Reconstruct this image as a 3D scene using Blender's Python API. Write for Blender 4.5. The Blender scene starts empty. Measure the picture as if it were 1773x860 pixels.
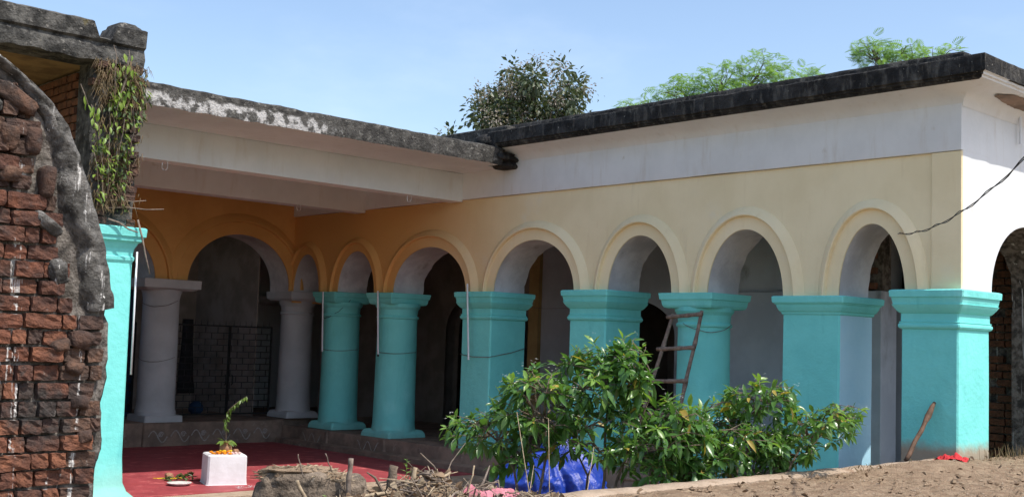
import bpy, bmesh, math, random
from mathutils import Vector, Matrix, Euler, noise
random.seed(7)
S = bpy.context.scene
COL = S.collection

# ------------------------------------------------------------------ camera
TH, PITCH, ROLL, EYE = 0.751507, 0.0794503, -0.033217, 1.75
R0 = Vector((math.cos(TH), -math.sin(TH), 0)); F0 = Vector((math.sin(TH), math.cos(TH), 0)); Z = Vector((0, 0, 1))
fw = F0*math.cos(PITCH) + Z*math.sin(PITCH); up0 = Z*math.cos(PITCH) - F0*math.sin(PITCH)
c_, s_ = math.cos(ROLL), math.sin(ROLL)
rt = R0*c_ - up0*s_; up = R0*s_ + up0*c_
cd = bpy.data.cameras.new('camera'); cam = bpy.data.objects.new('camera', cd); COL.objects.link(cam)
cam.matrix_world = Matrix(((rt.x, up.x, -fw.x, 0), (rt.y, up.y, -fw.y, 0), (rt.z, up.z, -fw.z, EYE), (0, 0, 0, 1)))
cd.sensor_width = 36; cd.lens = 2022.57/1773*36; cd.clip_start = 0.05; cd.clip_end = 3000
S.camera = cam
# ------------------------------------------------------------------ light
SUN = Vector((0.165, -0.59, 1.0)).normalized()
w = bpy.data.worlds.new('World'); S.world = w; w.use_nodes = True
nt = w.node_tree; bg = nt.nodes['Background']
sky = nt.nodes.new('ShaderNodeTexSky'); sky.sky_type = 'NISHITA'; sky.sun_disc = False
sky.sun_elevation = math.asin(SUN.z); sky.sun_rotation = math.atan2(SUN.x, SUN.y)
sky.air_density = 1.0; sky.dust_density = 1.6; sky.ozone_density = 1.0; sky.altitude = 100
tc = nt.nodes.new('ShaderNodeTexCoord'); vm = nt.nodes.new('ShaderNodeVectorMath'); vm.operation = 'MULTIPLY'; vm.inputs[1].default_value = (1, 1, 2.6)
cn = nt.nodes.new('ShaderNodeTexNoise'); cn.inputs['Scale'].default_value = 3.2; cn.inputs['Detail'].default_value = 7; cn.inputs['Roughness'].default_value = .55
mr = nt.nodes.new('ShaderNodeMapRange'); mr.interpolation_type = 'SMOOTHSTEP'; mr.inputs[1].default_value = .52; mr.inputs[2].default_value = .78; mr.inputs[4].default_value = .12
cm = nt.nodes.new('ShaderNodeMix'); cm.data_type = 'RGBA'; cm.inputs['B'].default_value = (6.6, 6.9, 7.4, 1)
for a_, b_ in ((tc.outputs['Generated'], vm.inputs[0]), (vm.outputs[0], cn.inputs['Vector']), (cn.outputs['Fac'], mr.inputs[0]), (mr.outputs[0], cm.inputs['Factor']), (sky.outputs[0], cm.inputs['A'])): nt.links.new(a_, b_)
nt.links.new(cm.outputs['Result'], bg.inputs[0]); bg.inputs[1].default_value = 0.124
sd = bpy.data.lights.new('sun', 'SUN'); sd.energy = 2.85; sd.angle = math.radians(0.53); sd.color = (1, 0.95, 0.87)
sun = bpy.data.objects.new('sun', sd); COL.objects.link(sun); sun.location = (0, -20, 40)
sun.rotation_euler = (-SUN).to_track_quat('-Z', 'Y').to_euler()
vs = S.view_settings; vs.view_transform = 'Standard'; vs.look = 'None'; vs.exposure = 0.88; vs.gamma = 1
try: vs.use_curve_mapping = False
except Exception: pass
S.cycles.max_bounces = 8; S.cycles.diffuse_bounces = 5

# ------------------------------------------------------------------ materials
def mat(name, col, col2=None, scale=3.0, lo=.35, hi=.65, rough=.85, bump=.3, bscale=40., bdist=.01,
        patches=(), streak=None, spec=.3, two=False):
    """col/col2 mixed by fine noise; patches: (colour, noise scale, lo, hi, stretchZ)"""
    m = bpy.data.materials.new(name); m.use_nodes = True
    t = m.node_tree; b = t.nodes['Principled BSDF']; L = t.links.new
    b.inputs['Roughness'].default_value = rough
    b.inputs['Specular IOR Level'].default_value = spec
    g = t.nodes.new('ShaderNodeNewGeometry')
    def ns(scale, sz=1., det=5.):
        mp = t.nodes.new('ShaderNodeVectorMath'); mp.operation = 'MULTIPLY'; mp.inputs[1].default_value = (1, 1, sz)
        L(g.outputs['Position'], mp.inputs[0])
        n = t.nodes.new('ShaderNodeTexNoise'); n.inputs['Scale'].default_value = scale; n.inputs['Detail'].default_value = det
        n.inputs['Roughness'].default_value = .62
        L(mp.outputs[0], n.inputs['Vector']); return n.outputs['Fac']
    def ramp(f, lo, hi):
        r = t.nodes.new('ShaderNodeMapRange'); r.interpolation_type = 'SMOOTHSTEP'
        r.inputs['From Min'].default_value = lo; r.inputs['From Max'].default_value = hi
        L(f, r.inputs['Value']); return r.outputs[0]
    def mix(f, a, bb):
        x = t.nodes.new('ShaderNodeMix'); x.data_type = 'RGBA'
        L(f, x.inputs['Factor'])
        for v, s in ((a, x.inputs['A']), (bb, x.inputs['B'])):
            if isinstance(v, tuple): s.default_value = (*v, 1)
            else: L(v, s)
        return x.outputs['Result']
    cur = mix(ramp(ns(scale), lo, hi), col, col2 or tuple(x*.86 for x in col))
    for (pc, ps, pl, ph, sz) in patches:
        cur = mix(ramp(ns(ps, sz), pl, ph), cur, pc)
    m['_'] = 1
    m_api = dict(t=t, L=L, mix=mix, ramp=ramp, ns=ns, g=g, b=b)
    if streak: cur = streak(m_api, cur)
    L(cur, b.inputs['Base Color'])
    if bump:
        bn = t.nodes.new('ShaderNodeBump'); bn.inputs['Strength'].default_value = bump; bn.inputs['Distance'].default_value = bdist
        L(ns(bscale, 1, 8), bn.inputs['Height']); L(bn.outputs[0], b.inputs['Normal'])
    return m

def coordmask(api, axis, a, bnd, noise_amt=.3, nscale=2.):
    t, L = api['t'], api['L']
    sp = t.nodes.new('ShaderNodeSeparateXYZ'); L(api['g'].outputs['Position'], sp.inputs[0])
    n = api['ns'](nscale)
    ad = t.nodes.new('ShaderNodeMath'); ad.operation = 'MULTIPLY_ADD'; ad.inputs[1].default_value = noise_amt
    L(n, ad.inputs[0]); L(sp.outputs[axis], ad.inputs[2])
    return api['ramp'](ad.outputs[0], a+noise_amt*.5, bnd+noise_amt*.5)

M = {}
M['white'] = mat('limewash_white', (.72, .74, .745), (.66, .68, .685), 1.7, bump=.25, bscale=14, bdist=.012,
                 patches=(((.52, .49, .43), 5., .66, .82, 1.), ((.60, .585, .55), 9., .52, .85, .16), ((.42, .38, .32), 60., .755, .78, 1.)))
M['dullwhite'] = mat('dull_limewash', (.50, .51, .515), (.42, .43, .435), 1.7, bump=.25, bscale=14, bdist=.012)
M['whitein'] = mat('old_limewash', (.62, .61, .61), (.45, .44, .45), 2.5, bump=.5, bscale=18, bdist=.015,
                   patches=(((.3, .28, .26), 3., .6, .8, .3),))
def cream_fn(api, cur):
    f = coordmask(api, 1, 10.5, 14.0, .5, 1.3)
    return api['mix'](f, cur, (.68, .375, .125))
M['cream'] = mat('cream_paint', (.86, .73, .475), (.80, .67, .42), 1.4, rough=.75, bump=.22, bscale=12, bdist=.012,
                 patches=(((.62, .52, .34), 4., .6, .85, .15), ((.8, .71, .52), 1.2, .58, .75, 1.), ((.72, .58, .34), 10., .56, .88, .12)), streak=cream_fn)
M['orange'] = mat('ochre_paint', (.68, .375, .125), (.60, .32, .10), 1.6, rough=.75, bump=.2, bscale=12)
TEAL = (.20, .69, .645)
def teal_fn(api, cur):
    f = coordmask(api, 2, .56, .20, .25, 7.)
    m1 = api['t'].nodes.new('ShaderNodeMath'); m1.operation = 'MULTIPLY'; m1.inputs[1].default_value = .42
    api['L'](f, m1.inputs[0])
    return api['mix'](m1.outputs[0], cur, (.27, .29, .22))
M['teal'] = mat('turquoise_paint', TEAL, (.175, .635, .595), 2.2, rough=.72, bump=.5, bscale=9, bdist=.022, spec=.25, streak=teal_fn,
                patches=(((.45, .66, .6), 55., .735, .76, 1.), ((.13, .53, .51), 5., .58, .82, .25), ((.27, .76, .72), 1.6, .55, .75, .6), ((.125, .56, .52), 12., .58, .85, .12)))
def teal_low(api, cur):
    f = coordmask(api, 2, .98, .84, .12, 9.)
    return api['mix'](f, cur, (.36, .3, .22))
M['teal7'] = mat('turquoise_paint_soiled_foot', TEAL, (.175, .635, .595), 2.2, rough=.72, bump=.55, bscale=8, bdist=.025, spec=.25,
                 patches=(((.45, .66, .6), 55., .735, .76, 1.), ((.13, .53, .51), 5., .58, .82, .25), ((.27, .76, .72), 1.6, .55, .75, .6), ((.125, .56, .52), 12., .58, .85, .12)), streak=teal_low)
M['paleblue_lit'] = mat('blue_paint_bounce_lit', (.46, .70, .82), (.40, .66, .79), 2., rough=.6, bump=.4, bscale=9, bdist=.02)  # bluish paint, lightened to hold light bounced in through the end arch
M['mould'] = mat('mouldy_concrete', (.035, .034, .033), (.012, .012, .012), 6., .35, .6, rough=.95, bump=.9, bscale=22, bdist=.03,
                 patches=(((.12, .113, .1), 5., .56, .76, .5), ((.085, .08, .07), 16., .5, .7, .25), ((.36, .33, .28), 24., .66, .76, 1.)))
def fascia_fn(api, cur):
    t = api['t']
    fx = coordmask(api, 0, 7.55, 7.3, .5, 4.)
    fz = coordmask(api, 2, 4.20, 4.165, .10, 7.)
    mm = t.nodes.new('ShaderNodeMath'); mm.operation = 'MULTIPLY'; api['L'](fx, mm.inputs[0]); api['L'](fz, mm.inputs[1])
    mk = t.nodes.new('ShaderNodeMath'); mk.operation = 'MULTIPLY'; api['L'](mm.outputs[0], mk.inputs[0]); api['L'](api['ramp'](api['ns'](9.), .42, .56), mk.inputs[1])
    cur = api['mix'](mk.outputs[0], cur, (.46, .445, .43))
    return cur
M['fasciaB'] = mat('weathered_concrete', (.085, .08, .072), (.035, .033, .03), 9., .35, .62, rough=.95, bump=.9, bscale=30, bdist=.03,
                   patches=(((.2, .19, .17), 14., .56, .7, 1.), ((.4, .39, .38), 11., .68, .74, .5)), streak=fascia_fn)
M['stoneC'] = mat('dark_weathered_render', (.12, .115, .105), (.03, .029, .027), 7., .35, .62, rough=.95, bump=1., bscale=26, bdist=.03,
                  patches=(((.24, .225, .2), 16., .58, .72, 1.), ((.12, .1, .05), 5., .62, .75, 1.)))
M['mortar'] = mat('old_mortar', (.23, .205, .18), (.09, .078, .066), 14., .35, .62, rough=.95, bump=1., bscale=45, bdist=.03,
                  patches=(((.05, .045, .04), 7., .52, .66, 1.), ((.55, .53, .5), 13., .62, .66, .03)))
M['stucco'] = mat('broken_render', (.2, .19, .175), (.07, .066, .06), 12., .35, .62, rough=.95, bump=1., bscale=40, bdist=.03,
                  patches=(((.04, .037, .033), 6., .56, .7, 1.), ((.62, .6, .57), 30., .61, .65, .07)))
M['stumpm'] = mat('crumbling_masonry', (.3, .235, .175), (.15, .115, .085), 9., .35, .62, rough=.97, bump=1., bscale=35, bdist=.04,
                   patches=(((.05, .042, .035), 5., .55, .7, 1.), ((.4, .35, .29), 18., .62, .74, 1.)))
M['limestreak'] = mat('lime_streak', (.62, .6, .57), (.4, .38, .36), 30., rough=.9, bump=.6, bscale=60)
bcols = [((.20, .078, .045), (.095, .043, .03)), ((.15, .066, .042), (.07, .036, .028)), ((.245, .10, .055), (.13, .055, .035)),
         ((.115, .065, .047), (.055, .036, .03)), ((.155, .085, .056), (.07, .045, .035))]
BR = []
for i, (a, b) in enumerate(bcols):
    BR.append(mat('brick_clay', a, b, 16., .3, .65, rough=.93, bump=1., bscale=55, bdist=.02,
                  patches=(((.05, .042, .038), 3.2, .5, .68, 1.), ((.06, .05, .045), 9., .6, .74, 1.), ((.3, .27, .24), 20., .66, .76, .6), ((.58, .56, .53), 13., .62, .66, .03))))
M['brickdark'] = mat('sheltered_brick', (.2, .085, .048), (.12, .06, .038), 14., rough=.95, bump=.8, bscale=50, bdist=.02)
M['brownsoffit'] = mat('stained_soffit', (.3, .2, .09), (.16, .10, .05), 3., rough=.95, bump=.5, bscale=15)
M['redfloor'] = mat('red_oxide_floor', (.33, .058, .066), (.25, .042, .05), 3., rough=.6, bump=.25, bscale=25, spec=.3,
                    patches=(((.50, .13, .13), 5., .52, .72, 1.), ((.30, .05, .05), 2.2, .55, .75, 1.), ((.46, .26, .21), 17., .64, .78, 1.), ((.5, .4, .33), 40., .70, .76, 1.)))
M['plinth'] = mat('grimy_plinth', (.28, .2, .15), (.17, .125, .095), 4., rough=.9, bump=.6, bscale=25, bdist=.02,
                  patches=(((.1, .075, .06), 3., .55, .75, .4), ((.36, .3, .25), 9., .62, .78, 1.)))
M['dirt'] = mat('dry_earth', (.38, .275, .185), (.27, .185, .122), 9., rough=1., bump=1., bscale=70, bdist=.03, spec=.1,
                patches=(((.2, .14, .09), 5., .54, .72, 1.), ((.5, .39, .28), 40., .62, .72, 1.), ((.12, .085, .055), 28., .64, .74, 1.)))
M['kerb'] = mat('earthy_kerb', (.42, .32, .235), (.33, .25, .18), 9., rough=.95, bump=.8, bscale=50, bdist=.02,
                patches=(((.26, .17, .11), 5., .55, .72, 1.), ((.5, .45, .38), 14., .64, .76, 1.)))
M['ground'] = mat('field_ground', (.24, .2, .11), (.14, .14, .06), .6, rough=1., bump=.6, bscale=6)
M['greywall'] = mat('blue_grey_wash', (.52, .55, .61), (.44, .47, .53), 2., rough=.9, bump=.3, bscale=15,
                    patches=(((.2, .2, .21), 2., .58, .78, .5),))
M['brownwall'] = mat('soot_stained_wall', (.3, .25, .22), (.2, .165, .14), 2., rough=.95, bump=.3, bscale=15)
M['creamin'] = mat('inner_ochre', (.5, .34, .15), (.4, .26, .11), 2., rough=.9, bump=.3, bscale=15)
M['iron'] = mat('black_iron', (.012, .012, .014), (.02, .018, .016), 20., rough=.5, bump=.1)
M['wood'] = mat('grey_wood', (.2, .14, .10), (.11, .075, .055), 18., rough=.85, bump=.8, bscale=60, bdist=.01)
M['bamboo'] = mat('weathered_bamboo', (.27, .2, .155), (.14, .10, .08), 22., rough=.75, bump=.7, bscale=50, bdist=.01)
M['stick'] = mat('brown_pole', (.17, .095, .06), (.09, .055, .035), 18., rough=.75, bump=.5, bscale=50)
M['plastic'] = mat('white_tube', (.72, .73, .75), (.66, .67, .69), 8., rough=.35, bump=0)
M['cord'] = mat('grey_string', (.22, .17, .15), (.14, .11, .1), 30., rough=.9, bump=0)
M['cable'] = mat('black_cable', (.02, .02, .022), (.035, .035, .035), 30., rough=.6, bump=0)
M['blue'] = mat('blue_tarpaulin', (.010, .042, .34), (.008, .032, .25), 7., rough=.38, bump=.5, bscale=22, bdist=.02, spec=.5)
M['navy'] = mat('dark_blue_cloth', (.015, .045, .10), (.01, .03, .07), 6., rough=.8, bump=.4, bscale=15)
M['blackcloth'] = mat('black_cloth', (.02, .02, .023), (.012, .012, .013), 8., rough=.9, bump=.3)
M['red'] = mat('red_cloth', (.55, .035, .04), (.4, .02, .025), 14., rough=.8, bump=.4)
M['pink'] = mat('pink_cloth', (.56, .22, .26), (.42, .15, .18), 14., rough=.9, bump=.7, bscale=70)
M['clay'] = mat('terracotta', (.36, .2, .12), (.28, .15, .09), 14., rough=.85, bump=.3)
M['marigold'] = mat('marigold_petals', (.78, .29, .01), (.7, .2, .008), 40., rough=.7, bump=.5, bscale=150)
M['yellowf'] = mat('yellow_petals', (.8, .55, .03), (.7, .45, .02), 40., rough=.7, bump=.5, bscale=150)
M['pinkf'] = mat('pale_petals', (.75, .6, .55), (.6, .35, .35), 40., rough=.7, bump=.5, bscale=150)
M['pedestal'] = mat('fresh_whitewash', (.70, .70, .72), (.62, .61, .62), 5., rough=.85, bump=.3, bscale=20)
M['plate'] = mat('pale_plate', (.6, .58, .56), (.5, .47, .44), 20., rough=.5, bump=.1)
M['chalk'] = mat('faded_rice_paste', (.4, .37, .34), (.26, .23, .2), 18., rough=.95, bump=0)
M['straw'] = mat('dry_straw', (.42, .33, .22), (.22, .165, .11), 25., rough=.95, bump=.3)
M['straw2'] = mat('grey_twig', (.25, .2, .16), (.13, .1, .08), 25., rough=.95, bump=.3)
M['deadleaf'] = mat('dead_leaves', (.3, .21, .13), (.17, .115, .075), 25., rough=.9, bump=.4)
M['bark'] = mat('tree_bark', (.2, .15, .11), (.11, .085, .065), 14., rough=.95, bump=.8, bscale=40, bdist=.02)
def leafmat(name, a, b, rough=.35, trans=.25, sc=9.):
    m = mat(name, a, b, sc, .3, .7, rough=rough, bump=0, spec=.5)
    t = m.node_tree; p = t.nodes['Principled BSDF']; out = t.nodes['Material Output']
    tr = t.nodes.new('ShaderNodeBsdfTranslucent'); mx = t.nodes.new('ShaderNodeMixShader'); mx.inputs[0].default_value = trans
    tr.inputs[0].default_value = (a[0]*1.6, a[1]*1.7, a[2]*.8, 1)
    t.links.new(p.outputs[0], mx.inputs[1]); t.links.new(tr.outputs[0], mx.inputs[2]); t.links.new(mx.outputs[0], out.inputs[0])
    return m
M['leaf'] = leafmat('shrub_leaf', (.095, .2, .045), (.055, .135, .03), .3, .27)
M['leafy'] = leafmat('young_shrub_leaf', (.2, .33, .065), (.14, .26, .05), .35, .32)
M['tleaf'] = leafmat('tree_leaf', (.085, .11, .055), (.045, .063, .03), .45, .18, 2.)
M['tleafg'] = leafmat('grey_brown_leaf', (.27, .235, .21), (.19, .165, .145), .7, .2, 2.)
M['feather'] = leafmat('feathery_leaf', (.19, .31, .11), (.12, .23, .075), .6, .4, 2.)
M['vine'] = leafmat('vine_leaf', (.24, .33, .05), (.15, .25, .035), .45, .35)
M['vined'] = leafmat('vine_leaf_dark', (.07, .11, .03), (.045, .075, .02), .5, .2)
M['drygrass'] = leafmat('withered_grass', (.18, .12, .06), (.1, .075, .035), .8, .15)
M['sprig'] = leafmat('sprig_leaf', (.15, .24, .05), (.09, .16, .03), .4, .3)
M['flower'] = mat('white_flower', (.8, .8, .76), (.7, .72, .65), 20., rough=.6, bump=0)

# ------------------------------------------------------------------ builders
def link(name, me, mats, parent=None, smooth=False):
    o = bpy.data.objects.new(name, me); COL.objects.link(o)
    for m in (mats if isinstance(mats, (list, tuple)) else [mats]):
        if len(me.materials) < (len(mats) if isinstance(mats, (list, tuple)) else 1): me.materials.append(m)
    if smooth: me.polygons.foreach_set('use_smooth', [True]*len(me.polygons))
    if parent: adopt(o, parent)
    return o
def adopt(o, parent):
    o.parent = parent
    if parent.type == 'EMPTY': o.matrix_parent_inverse = Matrix.Translation(parent.location).inverted()
def tag(o, label=None, cat=None, group=None, kind=None):
    for k, v in (('label', label), ('category', cat), ('group', group), ('kind', kind)):
        if v: o[k] = v
    return o
def thing(name, loc, label, cat, group=None):
    o = bpy.data.objects.new(name, None); COL.objects.link(o); o.location = loc; o.empty_display_size = .1
    return tag(o, label, cat, group)

class MB:
    def __init__(s): s.v = []; s.f = []; s.mi = []
    def add(s, vs, fs, mi=0):
        n = len(s.v); s.v += [tuple(p) for p in vs]
        for f in fs: s.f.append(tuple(i+n for i in f)); s.mi.append(mi)
    def box(s, x0, x1, y0, y1, z0, z1, mi=0):
        s.add([(x0, y0, z0), (x1, y0, z0), (x1, y1, z0), (x0, y1, z0), (x0, y0, z1), (x1, y0, z1), (x1, y1, z1), (x0, y1, z1)],
              [(0, 3, 2, 1), (4, 5, 6, 7), (0, 1, 5, 4), (1, 2, 6, 5), (2, 3, 7, 6), (3, 0, 4, 7)], mi)
    def rings(s, rings, cap=True, mi=0, closed=True):
        n = len(rings[0]); base = len(s.v)
        vs = [p for r in rings for p in r]; fs = []
        for i in range(len(rings)-1):
            for j in range(n if closed else n-1):
                k = (j+1) % n
                fs.append((i*n+j, i*n+k, (i+1)*n+k, (i+1)*n+j))
        if cap: fs.append(tuple(range(n-1, -1, -1))); fs.append(tuple((len(rings)-1)*n+j for j in range(n)))
        s.add(vs, fs, mi)
    def tube(s, pts, r, n=6, mi=0, cap=True):
        pts = [Vector(p) for p in pts]; rs = r if isinstance(r, (list, tuple)) else [r]*len(pts)
        rings = []; ref = None
        for i, p in enumerate(pts):
            d = (pts[min(i+1, len(pts)-1)] - pts[max(i-1, 0)])
            if d.length < 1e-9: d = Vector((0, 0, 1))
            d.normalize()
            if ref is None: ref = Vector((1, 0, 0)) if abs(d.x) < .8 else Vector((0, 1, 0))
            a = d.cross(ref).normalized(); b = d.cross(a).normalized(); ref = -b if False else ref
            rings.append([p + (a*math.cos(2*math.pi*k/n) + b*math.sin(2*math.pi*k/n))*rs[i] for k in range(n)])
        s.rings(rings, cap, mi)
    def lathe(s, cx, cy, prof, n=40, mi=0, wob=0.):
        rings = []
        for (z, r) in prof:
            rings.append([(cx + r*(1+wob*noise.noise((math.cos(2*math.pi*k/n)*1.5+cx, math.sin(2*math.pi*k/n)*1.5+cy, z*1.3)))*math.cos(2*math.pi*k/n),
                           cy + r*(1+wob*noise.noise((math.cos(2*math.pi*k/n)*1.5+cx, math.sin(2*math.pi*k/n)*1.5+cy, z*1.3)))*math.sin(2*math.pi*k/n), z) for k in range(n)])
        s.rings(rings, True, mi)
    def rect(s, x0, x1, y0, y1, prof, ch=.012, mi=0, seed=0):
        """stack of chamfered rectangles; prof = (z, outset)"""
        rings = []
        for (z, o) in prof:
            a, b, c, d = x0-o, x1+o, y0-o, y1+o
            j = lambda k: .004*noise.noise((k*3.1+seed, z*2.3, seed*.7))
            rings.append([(a+ch+j(0), c+j(1), z), (b-ch+j(2), c+j(1), z), (b+j(3), c+ch+j(4), z), (b+j(3), d-ch+j(5), z),
                          (b-ch+j(2), d+j(6), z), (a+ch+j(0), d+j(6), z), (a+j(7), d-ch+j(5), z), (a+j(7), c+ch+j(4), z)])
        s.rings(rings, True, mi)
    def mesh(s, name):
        me = bpy.data.meshes.new(name); me.from_pydata(s.v, [], s.f); me.update()
        if any(s.mi): me.polygons.foreach_set('material_index', s.mi)
        return me
    def build(s, name, mats, parent=None, smooth=False, normals=True, bevel=0, angle=None):
        me = s.mesh(name)
        if normals or bevel:
            bm = bmesh.new(); bm.from_mesh(me); bmesh.ops.recalc_face_normals(bm, faces=bm.faces[:]); bm.to_mesh(me); bm.free()
        o = link(name, me, mats, parent)
        if bevel:
            b = o.modifiers.new('bevel', 'BEVEL'); b.width = bevel; b.segments = 2; b.limit_method = 'ANGLE'; b.angle_limit = math.radians(40)
        if smooth: me.polygons.foreach_set('use_smooth', [True]*len(me.polygons))
        if angle:
            me.polygons.foreach_set('use_smooth', [True]*len(me.polygons))
            bm = bmesh.new(); bm.from_mesh(me)
            for e in bm.edges:
                if len(e.link_faces) == 2 and e.calc_face_angle(0) > math.radians(angle): e.smooth = False
            bm.to_mesh(me); bm.free()
        return o
def N(x, y, z=0): return noise.noise((x, y, z))
def frac(x, y, z, o=4):
    return noise.fractal((x, y, z), .9, 2.1, o)

# ------------------------------------------------------------------ ground
def mound(x, y):
    """rubble heap along the terrace edge"""
    e = math.exp(-((x-4.02)/.34)**2 - ((y-5.02)/.26)**2)*.15 + math.exp(-((x-3.45)/.42)**2 - ((y-4.95)/.24)**2)*.06 + math.exp(-((x-4.55)/.3)**2 - ((y-5.02)/.2)**2)*.05
    return e*(1+.5*frac(x*5, y*5, 9))
def build_ground():
    m = MB(); m.add([(-400, -400, -.06), (400, -400, -.06), (400, 400, -.06), (-400, 400, -.06)], [(0, 1, 2, 3)])
    tag(m.build('ground', M['ground']), kind='structure')
    m = MB(); nx, ny = 50, 60; vs = []; fs = []
    for j in range(ny+1):
        for i in range(nx+1):
            x = 1 + 9.6*i/nx; y = 5.1 + 6.6*j/ny
            vs.append((x, y, -.02 + .03*frac(x*1.3, y*1.3, 2)-.02))
    for j in range(ny):
        for i in range(nx): a = j*(nx+1)+i; fs.append((a, a+1, a+nx+2, a+nx+1))
    m.add(vs, fs); tag(m.build('courtyard_earth', M['dirt'], smooth=True), kind='structure')
    # red floor slab, gently rising to the rear plinth
    m = MB(); nx, ny = 30, 30
    top = []
    for j in range(ny+1):
        for i in range(nx+1):
            x = 5.32 + (10.2-5.32)*i/nx; y = 11.48 + (16.45-11.48)*j/ny
            if j == 0: y += .03*N(x*3, 1, 5)
            top.append((x, y, .025 + .004*N(x*2, y*2)))
    fs = [(j*(nx+1)+i, j*(nx+1)+i+1, (j+1)*(nx+1)+i+1, (j+1)*(nx+1)+i) for j in range(ny) for i in range(nx)]
    n = len(top); low = [(p[0], p[1], -.05) for p in top[:nx+1]]
    fs += [(i, n+i, n+i+1, i+1) for i in range(nx)]
    m.add(top+low, fs); tag(m.build('courtyard_floor', M['redfloor']), kind='structure')
    m = MB(); m.box(5.32, 10.15, 11.18, 11.475, -.05, .02)
    tag(m.build('floor_edge', M['kerb'], bevel=.008), kind='structure')
    # raised terrace of dry earth
    m = MB(); vs = []; fs = []
    xs = [-30, -14, -6, -2, 0] + [1+.045*i for i in range(0, 265)] + [13.5, 16, 20, 30]
    ys = [-40, -18, -8, -3, 0, 1.5] + [2.2+.045*i for i in range(64)] + [5.06]
    for y in ys:
        for x in xs:
            h = .79
            if 1 < x < 13 and y > 2:
                h += .018*frac(x*2.2, y*2.2, 1) + .014*frac(x*9, y*9, 4) + .009*abs(N(x*21, y*21, 2))
                # rubble mound by the stump
                h += mound(x, y)
                h += .05*math.exp(-((x-9.6)/.8)**2-((y-4.9)/.35)**2)
            vs.append((x, y, h))
    nx = len(xs)
    fs = [(j*nx+i, j*nx+i+1, (j+1)*nx+i+1, (j+1)*nx+i) for j in range(len(ys)-1) for i in range(nx-1)]
    n = len(vs); lastrow = vs[-nx:]; vs += [(p[0], p[1]+.001, -.06) for p in lastrow]
    fs += [((len(ys)-1)*nx+i, n+i, n+i+1, (len(ys)-1)*nx+i+1) for i in range(nx-1)]
    m.add(vs, fs); tag(m.build('terrace', M['dirt'], smooth=True, normals=False), kind='structure')
    # kerb holding the terrace
    m = MB(); rings = []
    k = 110
    for i in range(k+1):
        x = 4.55 + (10.36-4.55)*i/k
        e = .014*frac(x*3, 0, 3) ; t = .012*frac(x*4, 2, 1)
        y0, y1, z = 5.03+.012*N(x*5, 3), 5.225+e, .812+t
        rings.append([(x, y0, .5), (x, y0, z-.012), (x, y0+.015, z), (x, (y0+y1)/2, z+.006+.006*N(x*8, 1)), (x, y1-.02, z), (x, y1, z-.02), (x, y1+.02, -.06), (x, y0, -.06)])
    m.rings(rings); tag(m.build('kerb', M['kerb'], angle=50), kind='structure')
build_ground()

# ------------------------------------------------------------------ arcade building
AB = thing('arcade_building', (10.5, 16.5, 0), 'L-shaped arcaded courtyard building with turquoise pillars, cream arches and flat mouldy roof', 'building')
MA = lambda s, d, z: (10.5+d, s, z)
MBk = lambda s, d, z: (s, 16.5+d, z)
ME = lambda s, d, z: (s, 5.07+d, z)
def ell(a, n=36):
    cs, hw, zs, zc = (a[0]+a[1])/2, (a[1]-a[0])/2, a[2], a[3]
    return [(cs - hw*math.cos(math.pi*i/n), zs + (zc-zs)*math.sin(math.pi*i/n)**.98) for i in range(n+1)]
def arch_wall(name, mats, Mp, s0, s1, zb, zt, d0, d1, arches, parent, back=True):
    m = MB(); cur = s0
    strips = []
    for a in sorted(arches):
        strips.append(((cur, zb), (a[0], zb)))
        e = ell(a)
        strips.append(((a[0], zb), (a[0]+1e-4, a[2])))
        strips += [(e[i], e[i+1]) for i in range(len(e)-1)]
        cur = a[1]
    strips.append(((cur, zb), (s1, zb)))
    for (sa, za), (sb, zb_) in strips:
        if sb-sa < 2e-4: continue
        m.add([Mp(sa, d0, za), Mp(sb, d0, zb_), Mp(sb, d0, zt), Mp(sa, d0, zt)], [(0, 1, 2, 3)])
        if back: m.add([Mp(sa, d1, za), Mp(sb, d1, zb_), Mp(sb, d1, zt), Mp(sa, d1, zt)], [(3, 2, 1, 0)])
    m.add([Mp(s0, d0, zt), Mp(s1, d0, zt), Mp(s1, d1, zt), Mp(s0, d1, zt)], [(0, 1, 2, 3)])
    for s in (s0, s1): m.add([Mp(s, d0, zb), Mp(s, d1, zb), Mp(s, d1, zt), Mp(s, d0, zt)], [(0, 1, 2, 3)])
    return m.build(name, mats, parent, normals=False)
def soffit(Mp, a, d0, d1, zb, mats, parent, rag=.03):
    e = [(a[0], zb)] + ell(a, 44) + [(a[1], zb)]
    m = MB(); rings = []
    cs = (a[0]+a[1])/2
    for i, (s, z) in enumerate(e):
        j = rag*frac(s*7+a[0], z*7, 2)
        sh = .003*N(s*6, z*6, a[0])
        s2 = s + (cs-s)*.004
        rings.append([Mp(s2, d0, z), Mp(s2+sh, d0+(d1-d0)*.35, z), Mp(s2-sh, d0+(d1-d0)*.7, z-sh), Mp(s2, d1+j, z)])
    m.rings(rings, cap=False, closed=False)
    return m.build('arch_soffit', mats, parent, smooth=True, normals=False)
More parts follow.
